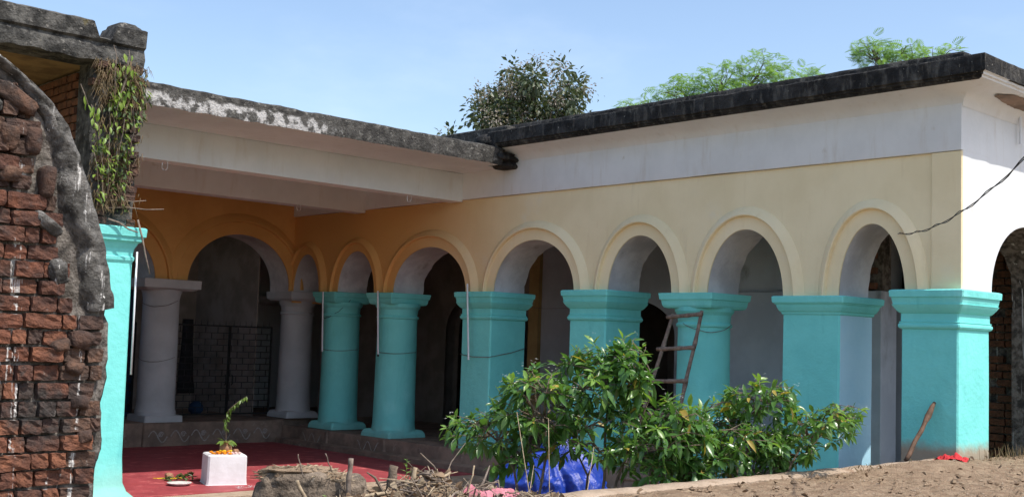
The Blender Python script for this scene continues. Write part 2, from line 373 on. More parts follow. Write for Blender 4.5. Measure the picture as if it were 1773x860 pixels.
def archivolt(Mp, a, mats, parent, k=1.):
    cs, hw, zs, zc = (a[0]+a[1])/2, (a[1]-a[0])/2, a[2]-.03, a[3]
    prof = [(.0, .002), (.0, .018), (.142*k, .020), (.146*k, .062), (.155*k, .070), (.165*k, .068), (.238*k, .012), (.25*k, -.002)]
    n = 48; m = MB(); rings = []
    for i in range(n+1):
        t = math.pi*i/n; x, z = -hw*math.cos(t), (zc-zs)*math.sin(t)**.98
        nx, nz = -math.cos(t)/hw, math.sin(t)/(zc-zs); l = math.hypot(nx, nz)
        nx, nz = nx/l, nz/l
        rings.append([Mp(cs+x+nx*w_, -p, zs+z+nz*w_+(.03*math.sin(t) if False else 0)) for w_, p in prof])
    m.rings(rings, cap=False, closed=False)
    return m.build('archivolt', mats, parent, normals=False, angle=35)

A_ARCH = [(5.637, 6.365, 2.32, 3.035), (7.02, 8.018, 2.33, 3.05), (8.52, 9.514, 2.37, 3.05), (10.07, 11.56, 2.41, 3.07),
          (12.12, 13.77, 2.42, 3.055), (14.226, 15.195, 2.42, 3.055), (15.70, 16.46, 2.44, 3.05)]
B_ARCH = [(6.24, 8.087, 2.51, 3.30), (8.61, 10.43, 2.51, 3.305)]
E_ARCH = [(11.10, 12.75, 2.36, 3.08)]
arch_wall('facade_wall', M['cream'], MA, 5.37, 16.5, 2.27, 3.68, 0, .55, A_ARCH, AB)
m = MB(); m.box(10.476, 11.05, 5.072, 5.37, 2.2, 3.6795); m.build('corner_strip', M['cream'], AB, bevel=.006)
arch_wall('rear_facade_wall', M['orange'], MBk, 4.9, 10.5, 2.42, 3.92, 0, .55, B_ARCH, AB)
arch_wall('end_wall', M['white'], ME, 10.503, 16.5, 2.2, 4.24, 0, .5, E_ARCH, AB)
m = MB(); m.box(12.75, 13.3, 5.075, 5.6, -.05, 2.25); m.box(13.3, 16.5, 5.076, 5.6, -.05, 2.2); m.build('end_pier', M['mortar'], AB)
for a in A_ARCH:
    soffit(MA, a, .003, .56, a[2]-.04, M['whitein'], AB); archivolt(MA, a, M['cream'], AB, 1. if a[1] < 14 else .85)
for a in B_ARCH:
    soffit(MBk, a, .003, .56, a[2]-.08, M['whitein'], AB, .01); archivolt(MBk, a, M['orange'], AB, 1.35)
soffit(ME, E_ARCH[0], .003, .52, 2.2, M['mortar'], AB)
# white frieze above the cream wall
m = MB(); rings = []
n = 90
for i in range(n+1):
    y = 16.5 + (5.069-16.5)*i/n
    zb = 3.685 + .006*N(y*1.2, 5) + (.015 if y > 8 else 0)*0
    rings.append([(10.52, y, zb), (10.466, y, zb), (10.464, y, zb+.004), (10.468, y, 4.12), (10.485, y, 4.26), (11.05, y, 4.26), (11.05, y, zb)])
m.rings(rings); m.build('frieze', M['white'], AB, angle=50)

# pillars ------------------------------------------------------------
def capital_full(z):   # big moulded capital, (z, outset)
    return [(z-.37, .0), (z-.36, .018), (z-.345, .026), (z-.325, .026), (z-.315, .014), (z-.30, .02), (z-.295, .006), (z-.22, .006), (z-.212, .02), (z-.195, .035),
            (z-.165, .056), (z-.135, .072), (z-.132, .062), (z-.075, .074), (z-.066, .074), (z-.064, .088), (z-.006, .092), (z, .086), (z+.006, .07)]
def capital_small(z):
    return [(z-.19, .0), (z-.18, .012), (z-.16, .016), (z-.15, .03), (z-.11, .05), (z-.085, .056), (z-.08, .066), (z-.068, .07), (z-.064, .085), (z-.006, .09), (z, .084), (z+.005, .07)]
def square_pillar(y0, y1, ztop, full, label, mt, side=None, zb=.0):
    m = MB(); x0, x1 = 10.475, 11.12
    zs = ztop-(.37 if full else .19)
    prof = [(zb, 0), (zb+.5, 0), (1.0, 0), (1.5, 0), (zs+.01, 0)]
    m.rect(x0, x1, y0, y1, prof, .014, seed=y0)
    mats = [mt]
    o = m.build('pillar', mats, AB)
    if label: o['label'] = label
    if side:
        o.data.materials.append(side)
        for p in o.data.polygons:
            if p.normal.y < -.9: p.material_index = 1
    c = MB(); c.rect(x0, x1, y0, y1, capital_full(ztop) if full else capital_small(ztop), .012, seed=y0+3)
    c.build('capital', mt, o)
    return o
square_pillar(5.10, 5.672, 2.368, True, 'square turquoise corner pillar with moulded capital', M['teal7'])
square_pillar(6.343, 7.017, 2.315, False, 'square pillar with a bluish side face', M['teal'], M['paleblue_lit'])
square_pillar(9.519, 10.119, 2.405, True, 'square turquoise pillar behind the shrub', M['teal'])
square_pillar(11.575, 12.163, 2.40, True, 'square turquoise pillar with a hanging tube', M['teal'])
def round_pillar(y, ztop, r, label, zb, cap_half, cx=10.78, mt=None, base=True, white=False):
    mt = mt or M['teal']
    m = MB(); prof = [(zb+.09, r*1.10), (zb+.13, r*1.06), (zb+.2, r*1.035), (zb+.4, r*1.02)]
    prof += [(zb+.4+(ztop-.38-zb-.4)*i/5, r*(1.02-.05*i/5)) for i in range(1, 6)]
    prof += [(ztop-.37, r*1.03), (ztop-.35, r*1.05), (ztop-.335, r*1.02), (ztop-.325, r*.97), (ztop-.24, r*1.0), (ztop-.2, r*1.1), (ztop-.15, r*1.12)]
    m.lathe(cx, y, prof, 44, wob=.012); o = m.build('column', mt, AB, angle=28)
    o['label'] = label
    c = MB(); x0, x1, y0, y1 = cx-.30, cx+.30, y-cap_half+.08, y+cap_half-.08
    if white: pr = [(ztop-.15, .0), (ztop-.145, .03), (ztop-.12, .05), (ztop-.115, .07), (ztop, .075), (ztop+.004, .06)]
    else: pr = [(ztop-.17, .0), (ztop-.16, .03), (ztop-.135, .045), (ztop-.075, .055), (ztop-.07, .07), (ztop, .08), (ztop+.005, .06)]
    c.rect(x0, x1, y0, y1, pr, .012, seed=y); c.build('capital', mt, o)
    if base:
        b = MB(); e = r*1.06
        b.rect(cx-e, cx+e, y-e, y+e, [(zb, .028), (zb+.06, .02), (zb+.085, .006), (zb+.105, -.012), (zb+.115, -.05)], .02, seed=y+9); b.build('base', mt, o)
    return o
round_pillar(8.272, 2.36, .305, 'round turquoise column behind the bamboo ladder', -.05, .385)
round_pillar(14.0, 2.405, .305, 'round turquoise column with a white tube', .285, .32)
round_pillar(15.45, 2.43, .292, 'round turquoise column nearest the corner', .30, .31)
round_pillar(16.78, 2.45, .27, 'round white column in the inner corner', .385, .40, 10.80, M['dullwhite'], True, True)
def white_col(x):
    m = MB(); r = .285; zb = .36; zt = 2.515; y = 16.78
    prof = [(zb+.1, r*1.07), (zb+.16, r*1.07), (zb+.18, r*1.03), (zb+.3, r), (1.3, r*.985), (zt-.3, r*.95), (zt-.22, r*1.0), (zt-.14, r*1.12)]
    m.lathe(x, y, prof, 44, wob=.012); o = m.build('column', M['dullwhite'], AB, angle=28); o['label'] = 'round white column left of the iron gate'
    c = MB(); c.rect(x-.40, x+.40, y-.32, y+.32, [(zt-.16, -.02), (zt-.13, .04), (zt-.128, .06), (zt, .068), (zt+.004, .05)], .012); c.build('capital', M['dullwhite'], o)
    b = MB(); b.rect(x-.31, x+.31, y-.31, y+.31, [(zb, .0), (zb+.10, -.004), (zb+.11, -.02)], .015); b.build('base', M['dullwhite'], o)
white_col(8.35); white_col(5.98)
# plinths -------------------------------------------------------------
def plinth():
    m = MB(); rings = []
    for i in range(61):
        y = 7.2 + (16.38-7.2)*i/60
        t = .005*frac(y*3, 1, 1)
        rings.append([(10.36+t, y, -.06), (10.36+t, y, .27), (10.375+t, y, .288), (10.4, y, .29), (13.2, y, .29), (13.2, y, -.06)])
    m.rings(rings); o = m.build('plinth', M['plinth'], AB, angle=40)
    for y in (14.0, 15.45):
        p = MB(); p.rect(10.34, 11., y-.37, y+.37, [(-.05, .03), (.1, .02), (.283, .0)], .02, seed=y); p.build('pier_foot', M['plinth'], o, angle=30)
    s = MB(); rings = []
    for i in range(50):
        y = 10.2 + (16.3-10.2)*i/49
        t = .012*frac(y*2, 5, 1)
        rings.append([(10.2+t, y, -.06), (10.2+t, y, .095), (10.225+t, y, .108), (10.5, y, .11), (10.5, y, -.06)])
    s.rings(rings); s.build('step', M['plinth'], o, angle=40)
    m = MB(); rings = []
    for i in range(50):
        x = 4.9 + (10.37-4.9)*i/49
        t = .005*frac(x*3, 1, 1)
        rings.append([(x, 16.40+t, -.06), (x, 16.40+t, .35), (x, 16.42+t, .37), (x, 19.6, .372), (x, 19.6, -.06)])
    m.rings(rings); o2 = m.build('plinth', M['plinth'], AB, angle=40)
    p = MB(); p.rect(7.98, 8.72, 16.36, 17., [(-.05, .01), (.36, .0)], .015); p.build('pier_foot', M['plinth'], o2)
    m = MB(); m.box(10.38, 16.5, 16.6, 19.6, -.06, .371); m.build('gallery_floor', M['plinth'], AB)
    # painted scrolls in faded rice paste
    def scroll(pts, Mp, w_=.011):
        q = MB(); L_, R_ = [], []
        for i, (s, z) in enumerate(pts):
            a = pts[max(i-1, 0)]; b = pts[min(i+1, len(pts)-1)]
            tx, tz = b[0]-a[0], b[1]-a[1]; l = math.hypot(tx, tz) or 1
            ww = w_*(.7+.5*abs(N(s*9, z*9)))
            L_.append(Mp(s-tz/l*ww, z+tx/l*ww)); R_.append(Mp(s+tz/l*ww, z-tx/l*ww))
        n = len(pts); q.add(L_+R_, [(i, i+1, n+i+1, n+i) for i in range(n-1)])
        return q
    x = 8.05
    while x < 10.1:
        pts = [(x+.30*i/16, .17+.085*math.sin(2*math.pi*i/16)) for i in range(17)]
        yf = 16.345 if x < 8.6 else 16.392
        if x < 8.6: yf = 16.346
        scroll(pts, lambda s, z: (s, yf, z)).build('painted_scroll', M['chalk'], o2, normals=False)
        cx, cz = x+.2, .2
        pts = [(cx+.045*(1-i/22)*math.cos(i*.6), cz+.045*(1-i/22)*math.sin(i*.6)) for i in range(20)]
        scroll(pts, lambda s, z: (s, yf, z), .009).build('painted_scroll', M['chalk'], o2, normals=False)
        x += .36
    for yy in (13.72, 15.18):
        for k in range(2):
            pts = [(yy+k*.26+.26*i/16, .16+.07*math.cos(2*math.pi*i/16)) for i in range(17)]
            scroll(pts, lambda s, z: (10.30+.022*(.28-z)/.28*0-.0 + (.005 if z > .1 else 0), s, z)).build('painted_scroll', M['chalk'], o, normals=False)
plinth()
# roofs ----------------------------------------------------------------
def cornice():
    prof = [(.0, 4.10), (.03, 4.17), (.09, 4.215), (.19, 4.245), (.30, 4.262), (.345, 4.268), (.35, 4.285), (.372, 4.29), (.375, 4.31), (.40, 4.315), (.405, 4.46), (.395, 4.474),
            (.20, 4.50), (.03, 4.505), (.02, 4.60), (-.0, 4.625), (-.25, 4.63), (-.25, 4.2)]
    m = MB(); rings = []
    path = [('a', 11.32 + (5.07-11.32)*i/100) for i in range(100)] + [('c', 0)] + [('e', 10.5 + 6*i/60) for i in range(1, 61)]
    for kind, s in path:
        r = []
        for k, (o, z) in enumerate(prof):
            jz = .007*frac(s*5 + (50 if kind == 'e' else 0), k*.15, 3) if 6 <= k <= 16 else 0
            jo = .008*frac(s*7, k*.5, 8) if 6 <= k <= 16 else 0
            o2 = o + jo
            if kind == 'a': r.append((10.48-o2, s, z+jz))
            elif kind == 'c': r.append((10.48-o, 5.065-o, z))
            else: r.append((s, 5.065-o2, z+jz))
        rings.append(r)
    m.rings(rings)
    o = m.build('cornice', [M['white'], M['mould']], AB, angle=35)
    for p in o.data.polygons:
        c = p.center
        zlim = 4.275 + (.02 if c.y < 8 else .012)*0
        dark = c.z > (4.256 if c.x < 10.3 else 4.288)
        if c.x > 10.25 and c.z < 4.312 and c.y < 4.8: dark = False
        p.material_index = 1 if dark else 0
    # roof slab
    m = MB(); m.box(10.7, 17, 5.3, 20, 4.30, 4.55); m.build('roof_slab', M['mould'], AB)
    m = MB(); m.box(10.3, 10.74, 11.2, 20, 4.28, 4.59); m.build('parapet', M['fasciaB'], AB, bevel=.02)
    m = MB(); n = 26; A2, B2 = [], []
    for i in range(n+1):
        t = i/n; x = 10.78 + 1.2*t
        e0 = .16 - .06*math.sin(t*3) + .02*frac(x*6, 1, 1); e1 = .20 + .10*min(1, t*5)*(.8+.2*N(x*5, 3)) + .02*frac(x*8, 2, 2)
        zz = lambda o: 4.215 + (4.262-4.215)*(o-.09)/.21 - .006
        A2.append((x, 5.065-e0, zz(e0))); B2.append((x, 5.065-e1, zz(e1)))
    m.add(A2+B2, [(i, i+1, n+2+i, n+1+i) for i in range(n)]); m.build('peeled_patch', M['plinth'], AB, normals=False)
    # broken lumps where the two roofs meet
    for (x, y, z, sx, sy, sz) in ((10.22, 11.38, 4.33, .2, .17, .12), (10.28, 11.24, 4.16, .22, .12, .06), (10.4, 11.30, 4.07, .15, .16, .05), (10.12, 11.40, 4.19, .1, .12, .07)):
        lump('broken_stone', (x, y, z), (sx, sy, sz), M['mould'], AB, seed=x*7+y)
    # rear slab
    m = MB(); rings = []
    n = 120
    for i in range(n+1):
        x = 5.235 + (10.18-5.235)*i/n
        jt = .012*frac(x*3, 1, 2); jb = .012*frac(x*6, 3, 2); jy = .010*frac(x*5, 6, 1)
        rings.append([(x, 11.14+jy, 4.035+jb), (x, 11.128+jy, 4.10), (x, 11.14-jy, 4.16), (x, 11.13+jy, 4.21), (x, 11.14, 4.255+jt), (x, 11.17, 4.27+jt), (x, 11.6, 4.28), (x, 20, 4.28), (x, 20, 4.045), (x, 11.17, 4.045)])
    m.rings(rings); o = m.build('roof_slab', [M['fasciaB'], M['white']], AB, angle=40)
    for p in o.data.polygons:
        if p.normal.z < -.7 and p.center.y > 11.16: p.material_index = 1
    m = MB(); m.box(10.18, 10.4815, 11.46, 20, 4.05, 4.279); m.build('roof_slab', M['white'], AB)
    # two beams under the rear slab
    m = MB(); m.box(5.22, 10.4815, 12.25, 12.5, 3.655, 4.046); m.build('beam', M['white'], AB, bevel=.008)
    m = MB(); m.box(5.22, 10.4815, 14.52, 14.78, 3.632, 4.046); m.build('beam', M['white'], AB, bevel=.008)
def lump(name, c, s, mt, parent=None, seed=0., sub=3, amp=.35, rot=None):
    bm = bmesh.new(); bmesh.ops.create_icosphere(bm, subdivisions=sub, radius=1)
    for v in bm.verts:
        p = v.co.copy(); q = Vector([math.copysign(abs(t)**.55, t) for t in p])
        k = 1+amp*noise.fractal((p.x*1.3+seed, p.y*1.3, p.z*1.3), 1., 2., 3)
        v.co = Vector((q.x*s[0]*k, q.y*s[1]*k, q.z*s[2]*k))
    me = bpy.data.meshes.new(name); bm.to_mesh(me); bm.free()
    me.polygons.foreach_set('use_smooth', [sub > 2]*len(me.polygons))
    o = link(name, me, mt, parent)
    o.location = c
    if rot: o.rotation_euler = rot
    return o
cornice()
# interior --------------------------------------------------------------
def brick_meshes(n, cuts=2, jit=.05):
    out = []
    for i in range(n):
        bm = bmesh.new(); bmesh.ops.create_cube(bm, size=1.0)
        bmesh.ops.subdivide_edges(bm, edges=bm.edges[:], cuts=cuts, use_grid_fill=True)
        for v in bm.verts:
            p = v.co
            e = sum(abs(t) > .49 for t in p)
            f = 1 - (.012 if e == 2 else .04 if e == 3 else 0)*random.uniform(0, 2.5)
            v.co = Vector((p.x*(f if abs(p.x) > .49 and e > 1 else 1), p.y*f, p.z*f)) + Vector([random.uniform(-jit, jit)*k for k in (.35, .8, .7)])
        me = bpy.data.meshes.new('brick'); bm.to_mesh(me); bm.free()
        me.polygons.foreach_set('use_smooth', [False]*len(me.polygons))
        out.append(me)
    return out
VAR = []
for bmt in BR:
    for me in brick_meshes(4, 3, .06): me.materials.append(bmt); VAR.append(me)
DARKV = []
for me in brick_meshes(4, 1, .03): me.materials.append(M['brickdark']); DARKV.append(me)
def brick(me, loc, size, rz=0., tilt=0., parent=None):
    o = bpy.data.objects.new('brick', me); COL.objects.link(o)
    o.location = loc; o.scale = size; o.rotation_euler = (random.uniform(-.04, .04), tilt, rz)
    if parent: adopt(o, parent)
    return o
def interior():
    MI = lambda s, d, z: (13.2+d, s, z)
    doors = [(10.65, 12.55, 1.9, 2.45), (13.62, 15.75, 1.9, 2.6)]
    def fullarch(name, mt, Mp, s0, s1, zt, arches, d1=.3):
        arch_wall(name, mt, Mp, s0, s1, -.05, zt, 0, d1, arches, AB)
    fullarch('inner_wall', M['greywall'], MI, 7.3, 13.4, 4.3, doors[:1])
    fullarch('inner_wall', M['brownwall'], MI, 13.4, 16.6, 4.3, doors[1:])
    m = MB(); m.box(13.12, 13.195, 13.38, 13.6, .28, 4.3); m.build('inner_pilaster', M['creamin'], AB)
    m = MB(); m.box(12.245, 12.279, 8.02, 8.3, 2.5, 3.2); m.build('wall_panel', M['greywall'], AB, bevel=.01)
    m = MB(); m.box(13.1, 13.5, 6.95, 7.299, -.05, 2.5); m.build('low_wall', M['greywall'], AB, bevel=.01)
    m = MB(); m.box(12.2, 12.55, 6.85, 9.5, -.05, 2.47); m.build('low_wall', M['greywall'], AB, bevel=.01)
    o = MB(); o.box(13.22, 13.5, 5.61, 6.94, -.05, 4.3); core = o.build('broken_wall', M['mortar'], AB)
    z = .15; r = 0
    while z < 3.9:
        y = 5.66 + (.1 if r % 2 else 0)
        while y < 6.85:
            l = random.choice((.11, .2, .2))
            if random.random() < .9 and not (z < 2.3 and N(y*3, z*2, 4) > .25):
                brick(random.choice(DARKV), (13.22-random.uniform(-.01, .03), y+l/2, z), (.1, l-.012, .072), parent=core)
            y += l
        z += .088; r += 1
    # brick band above the low wall seen between the last two pillars
    o = MB(); o.box(12.3, 12.5, 6.9, 7.55, 2.47, 4.3); core = o.build('broken_wall', M['mortar'], AB)
    z = 2.53; r = 0
    while z < 3.6:
        y = 6.95 + (.1 if r % 2 else 0)
        while y < 7.5:
            l = random.choice((.11, .2, .2))
            brick(random.choice(DARKV), (12.3-random.uniform(-.01, .03), y+l/2, z), (.1, l-.012, .072), parent=core)
            y += l
        z += .088; r += 1
    m = MB(); m.box(12.28, 12.5, 7.551, 9.45, 2.471, 4.29); m.build('upper_wall', M['greywall'], AB)
    # back rooms, closed and dark
    for q in ((16.3, 16.5, 5.61, 19.6, -.05, 4.29), (4.9, 16.5, 19.62, 19.9, -.05, 4.04)):
        m = MB(); m.box(*q); m.build('outer_wall', M['brownwall'], AB)
    for q in ((13.5, 16.3, 9.6, 9.8), (13.5, 16.3, 13.3, 13.5), (11.3, 13.2, 16.605, 16.8)):
        m = MB(); m.box(*q, -.05, 4.29); m.build('partition', M['brownwall'], AB)
    # rear gallery: back wall with pilaster, blind arch and impost
    m = MB(); m.box(4.9, 10.3, 19.3, 19.6, .3, 4.04); m.build('gallery_wall', M['brownwall'], AB)
    MG = lambda s, d, z: (s, 19.12+d, z)
    arch_wall('gallery_arch_wall', M['white'], MG, 10.3, 13.1, .3, 4.04, 0, .4, [(11.1, 12.2, 2.45, 3.35)], AB)
    archivolt(MG, (11.1, 12.2, 2.45, 3.35), M['white'], AB, .8)
    m = MB(); m.box(11.1, 12.2, 19.3, 19.5, .3, 3.5); m.build('blind_panel', M['white'], AB)
    m = MB(); m.rect(11.05, 12.25, 19.06, 19.5, [(2.28, -.02), (2.31, .03), (2.36, .04), (2.365, .07), (2.44, .075)], .01); m.build('impost', M['whitein'], AB)
    m = MB(); m.box(10.28, 10.299, 17.2, 19.6, .3, 4.04); m.build('gallery_return', M['brownwall'], AB)
    m = MB(); m.box(4.9, 5.1, 16.6, 19.6, -.05, 2.6); m.build('gallery_end_baffle', M['brownwall'], AB)  # unseen end wall, part height chosen to hold back light in the gallery
interior()

# ------------------------------------------------------------------ ruined wing on the left
def wing():
    W = thing('ruined_building', (4.9, 11.1, 0), 'ruined wing with turquoise pillar, crumbling brick pier and blackened concrete roof beam', 'building')
    X0, X1 = 4.62, 5.2
    m = MB(); m.rect(X0, X1, 11.1, 11.75, [(-.02, .14), (.06, .13), (.10, .11), (.16, .05), (.24, .02), (.5, .005), (1.2, 0), (2.46, -.005)], .015, seed=4)
    p = m.build('pillar', M['teal'], W, angle=30); p['label'] = 'turquoise square pillar with flared foot'
    c = MB(); c.rect(X0+.01, X1-.01, 11.1, 11.75, [(2.40, .0), (2.43, .015), (2.46, .018), (2.47, .004), (2.54, .012), (2.6, .04), (2.62, .075), (2.66, .08), (2.665, .095), (2.745, .10), (2.755, .085)], .012)
    c.build('capital', M['teal'], p)
    # pier of brick and render
    m = MB(); rings = []
    for i in range(26):
        z = 2.755 + (4.40-2.755)*i/25
        j = lambda k: .02*frac(z*4, k*2., 1)
        rings.append([(X0+.08+j(1), 11.14+j(2), z), (4.9+j(8), 11.12+j(3), z), (5.17+j(4)*.8, 11.12+j(3), z), (5.18+j(5)*.8, 11.3, z), (5.18, 11.5, z), (X0+.08, 11.5, z)])
    m.rings(rings); pier = m.build('pier', M['stoneC'], W, angle=60)
    z = 2.80; r = 0
    while z < 4.33:
        x = 4.66 + (.08 if r % 2 else 0)
        while x < 5.12:
            l = min(random.choice((.1, .13, .2)), 5.19-x)
            if l > .05 and random.random() < (.8 if x > 4.9 else .45):
                pr = .05 if r % 5 == 3 else random.uniform(-.01, .02)
                brick(random.choice(VAR[12:20]), (x+l/2+(.015 if r % 5 == 3 else 0), 11.14-pr, z), (l-.012, .12, .07), parent=pier)
            x += l
        z += .085; r += 1
    # roof beam, ragged
    m = MB(); rings = []
    n = 60
    for i in range(n+1):
        x = 1.5 + (5.18-1.5)*i/n
        j = lambda k: .018*frac(x*5, k*3., 2)
        top = 4.755+.5*j(1)
        gap = 4.655 < x < 4.83
        if gap: top = 4.60+j(2)
        rings.append([(x, 11.08+j(3), 4.365+j(4)), (x, 11.05+j(5), 4.45), (x, 11.09+j(6), 4.55), (x, 11.05+j(7), 4.57), (x, 11.04+j(8), top-.02), (x, 11.08, top), (x, 11.42, top), (x, 11.45, 4.365)])
    m.rings(rings); m.build('roof_beam', M['stoneC'], W, angle=50)
    lump('broken_block', (5.03, 11.24, 4.70), (.15, .17, .115), M['stoneC'], W, seed=3, amp=.12)
    m = MB(); m.box(1.5, 5.18, 11.46, 16.4, 4.37, 4.6); m.build('roof_slab', M['brownsoffit'], W)
    # side wall, inner face bare brick
    m = MB(); m.box(4.72, 5.2, 13.601, 16.38, 0, 4.365); sw = m.build('side_wall', M['mortar'], W)
    m = MB(); m.box(4.78, 5.195, 11.51, 13.6, 2.76, 4.362); sw2 = m.build('side_wall', M['mortar'], W)
    z = 2.82; r = 0
    while z < 4.34:
        y = 11.55 + (.12 if r % 2 else 0)
        while y < 16.2:
            l = random.choice((.23, .23, .12))
            xx = 4.78 if y+l < 13.6 else 4.72
            brick(random.choice(DARKV), (xx+.02-random.uniform(0, .02), y+l/2, z), (.1, l-.014, .07), parent=sw2 if y+l < 13.6 else sw)
            y += l
        z += .087; r += 1
    m = MB(); m.box(1.5, 4.7, 15.9, 16.2, 0, 4.365); m.build('back_wall', M['brickdark'], W)
    m = MB(); m.box(4.72, 5.2, 14.0, 14.6, 0, 3.0)
    m.build('pillar', M['teal'], W)
    return W
wing()

# ------------------------------------------------------------------ foreground brick ruin
def ruin():
    W = thing('brick_wall', (1.9, 5.4, .8), 'tall broken wall of weathered red bricks with lime-streaked sloping edge in the foreground', 'brick wall')
    # outline (X, z) of the standing wall, right edge from top to foot
    E_ = [(1.30, 3.30), (1.62, 3.08), (1.845, 2.93), (2.0, 2.83), (2.14, 2.67), (2.22, 2.50), (2.30, 2.24), (2.345, 2.0), (2.385, 1.80), (2.40, 1.62), (2.39, 1.42), (2.385, 1.2), (2.36, .98), (2.35, .7)]
    E_ = [(x+.03+(.035 if z < 2.1 else .015 if z < 2.4 else 0), z) for x, z in E_]
    def edge_x(z):
        for (xa, za), (xb, zb) in zip(E_, E_[1:]):
            if zb <= z <= za: return xa + (xb-xa)*(za-z)/(za-zb)
        return E_[-1][0] if z < E_[-1][1] else E_[0][0]
    # core
    m = MB(); nx, nz = 46, 60; vs = []; fs = []
    for j in range(nz+1):
        z = .7 + (3.28-.7)*j/nz
        ex = edge_x(z) - .012 + .018*frac(z*9, 3, 1)
        for i in range(nx+1):
            x = .4 + (ex-.4)*(i/nx)
            y = 5.435 + .018*frac(x*9, z*9, 1) + .012*frac(x*26, z*26, 2)
            if i == nx: y += .02
            vs.append((x, y, z))
    for j in range(nz):
        for i in range(nx): a = j*(nx+1)+i; fs.append((a, a+1, a+nx+2, a+nx+1))
    m.add(vs, fs)
    side = []; fs = []
    for j in range(nz+1):
        z = .7 + (3.28-.7)*j/nz
        b = vs[j*(nx+1)+nx]
        for k in range(5):
            side.append((b[0]-.012*k*(.5+abs(N(z*4, k))) + .02*frac(z*11, k*1.7, 2), b[1]+.1*k, z+.02*frac(z*7, k*2, 5)))
    for j in range(nz):
        for k in range(4): a = j*5+k; fs.append((a, a+1, a+6, a+5))
    m.add(side, fs)
    n = 5; back = [(.4, 5.84, .7), (2.3, 5.84, .7), (2.3, 5.84, 2.2), (1.3, 5.84, 3.28), (.4, 5.84, 3.28)]
    m.add(back, [(4, 3, 2, 1, 0)]); m.add([(.4, 5.43, 3.28), (1.3, 5.43, 3.28), (1.3, 5.84, 3.28), (.4, 5.84, 3.28)], [(0, 1, 2, 3)])
    core = m.build('mortar_core', M['mortar'], W, smooth=True, normals=False)
    # bricks by course
    pat = [.235, .12, .2, .17, .24, .11, .15]
    z = .86; r = 0; nb = 0
    while z < 3.15:
        h = random.uniform(.062, .072); pitch = h + random.uniform(.009, .017)
        ex = edge_x(z)
        inset = .05 if z < 1.5 else .07 if z < 1.75 else .20 if z < 2.35 else .25 if z < 2.6 else .16
        x = .98 + random.uniform(-.08, .06)
        while x < ex - inset:
            l = random.choice(pat)*random.uniform(.85, 1.1)*.72
            l2 = min(l, ex-inset+.02-x)
            if l2 > .05 and random.random() < .96:
                dk = z > 2.35 or (ex-x) < .25
                pool = VAR[12:20] if (dk and random.random() < .75) else (VAR[:12] if random.random() < .7 else VAR)
                brick(random.choice(pool), (x+l2/2, 5.478-random.uniform(0, .04), z+h/2+.006*N(x*3, z)), (l2-random.uniform(.006, .014), .12, h), random.uniform(-.06, .06), random.uniform(-.035, .035), core)
                nb += 1
            x += l
        z += pitch; r += 1
    # stones and tumbled bricks along the broken edge
    for (x, z, sx, sz, t) in ((1.93, 2.78, .12, .045, .55), (1.90, 2.60, .05, .07, .1), (2.01, 2.60, .048, .075, .0), (2.09, 2.42, .04, .085, .05), (2.10, 2.22, .085, .035, .6),
                              (1.79, 2.74, .085, .045, .3), (1.92, 2.43, .06, .042, .0), (2.17, 2.0, .05, .07, -.3), (2.30, 1.69, .065, .05, .3), (2.2, 1.66, .05, .035, -.4), (2.27, 1.56, .05, .035, .1), (2.31, 1.40, .05, .04, 0), (2.34, 1.24, .04, .04, 0)):
        o = lump('stone', (x, 5.425, z), (sx*.85, .06, sz*.85), random.choice([BR[3], BR[4], M['stucco'], BR[3]]), W, seed=x*9+z*5, amp=.22, rot=(0, t, 0))
    # render still clinging to the sloping edge
    m = MB(); vs = []; fs = []; nj, ni = 70, 12
    for j in range(nj+1):
        t = j/nj; k = t*(len(E_)-6.2); a = int(k); f = k-a
        ex = E_[a][0] + (E_[a+1][0]-E_[a][0])*f; ez = E_[a][1] + (E_[a+1][1]-E_[a][1])*f
        wd = (.07 + .13*min(1, max(0, (t-.35)/.3)))*(1+.35*frac(t*9, 1, 1))
        for i in range(ni+1):
            u = i/ni
            bulge = .03*math.sin(math.pi*min(1, u*1.1)) + .02*frac(ex*11+u*3, ez*11, 3) + .012*frac(ex*30+u*9, ez*30, 3)
            x = ex + .022 - u*wd*.8; z = ez + .01 - u*wd*.55*(1-t*.7)
            vs.append((x, 5.415 - bulge + (.10 if i == 0 else 0) + (.05*max(0, u-.8)*5 if u > .8 else 0), z))
    for j in range(nj):
        for i in range(ni): a = j*(ni+1)+i; fs.append((a, a+1, a+ni+2, a+ni+1))
    m.add(vs, fs); m.build('broken_render', M['stucco'], W, smooth=True, normals=False)
    # lime wash line on the arris and dribbles
    q = MB()
    for j in range(0, 60):
        t = j/60*.62; k = t*(len(E_)-6.2); a = int(k); f = k-a
        ex = E_[a][0] + (E_[a+1][0]-E_[a][0])*f; ez = E_[a][1] + (E_[a+1][1]-E_[a][1])*f
        t2 = (j+1.1)/60*.62; k = t2*(len(E_)-6.2); a = int(k); f = k-a
        fx = E_[a][0] + (E_[a+1][0]-E_[a][0])*f; fz = E_[a][1] + (E_[a+1][1]-E_[a][1])*f
        r_ = .004+.009*abs(N(j*.9, 3))
        if N(j*.6, 8) < -.25: continue
        q.tube([(ex+.018, 5.45, ez+.012), (fx+.018, 5.45, fz+.012)], r_, 5)
    q.build('lime_line', M['limestreak'], W)
ruin()

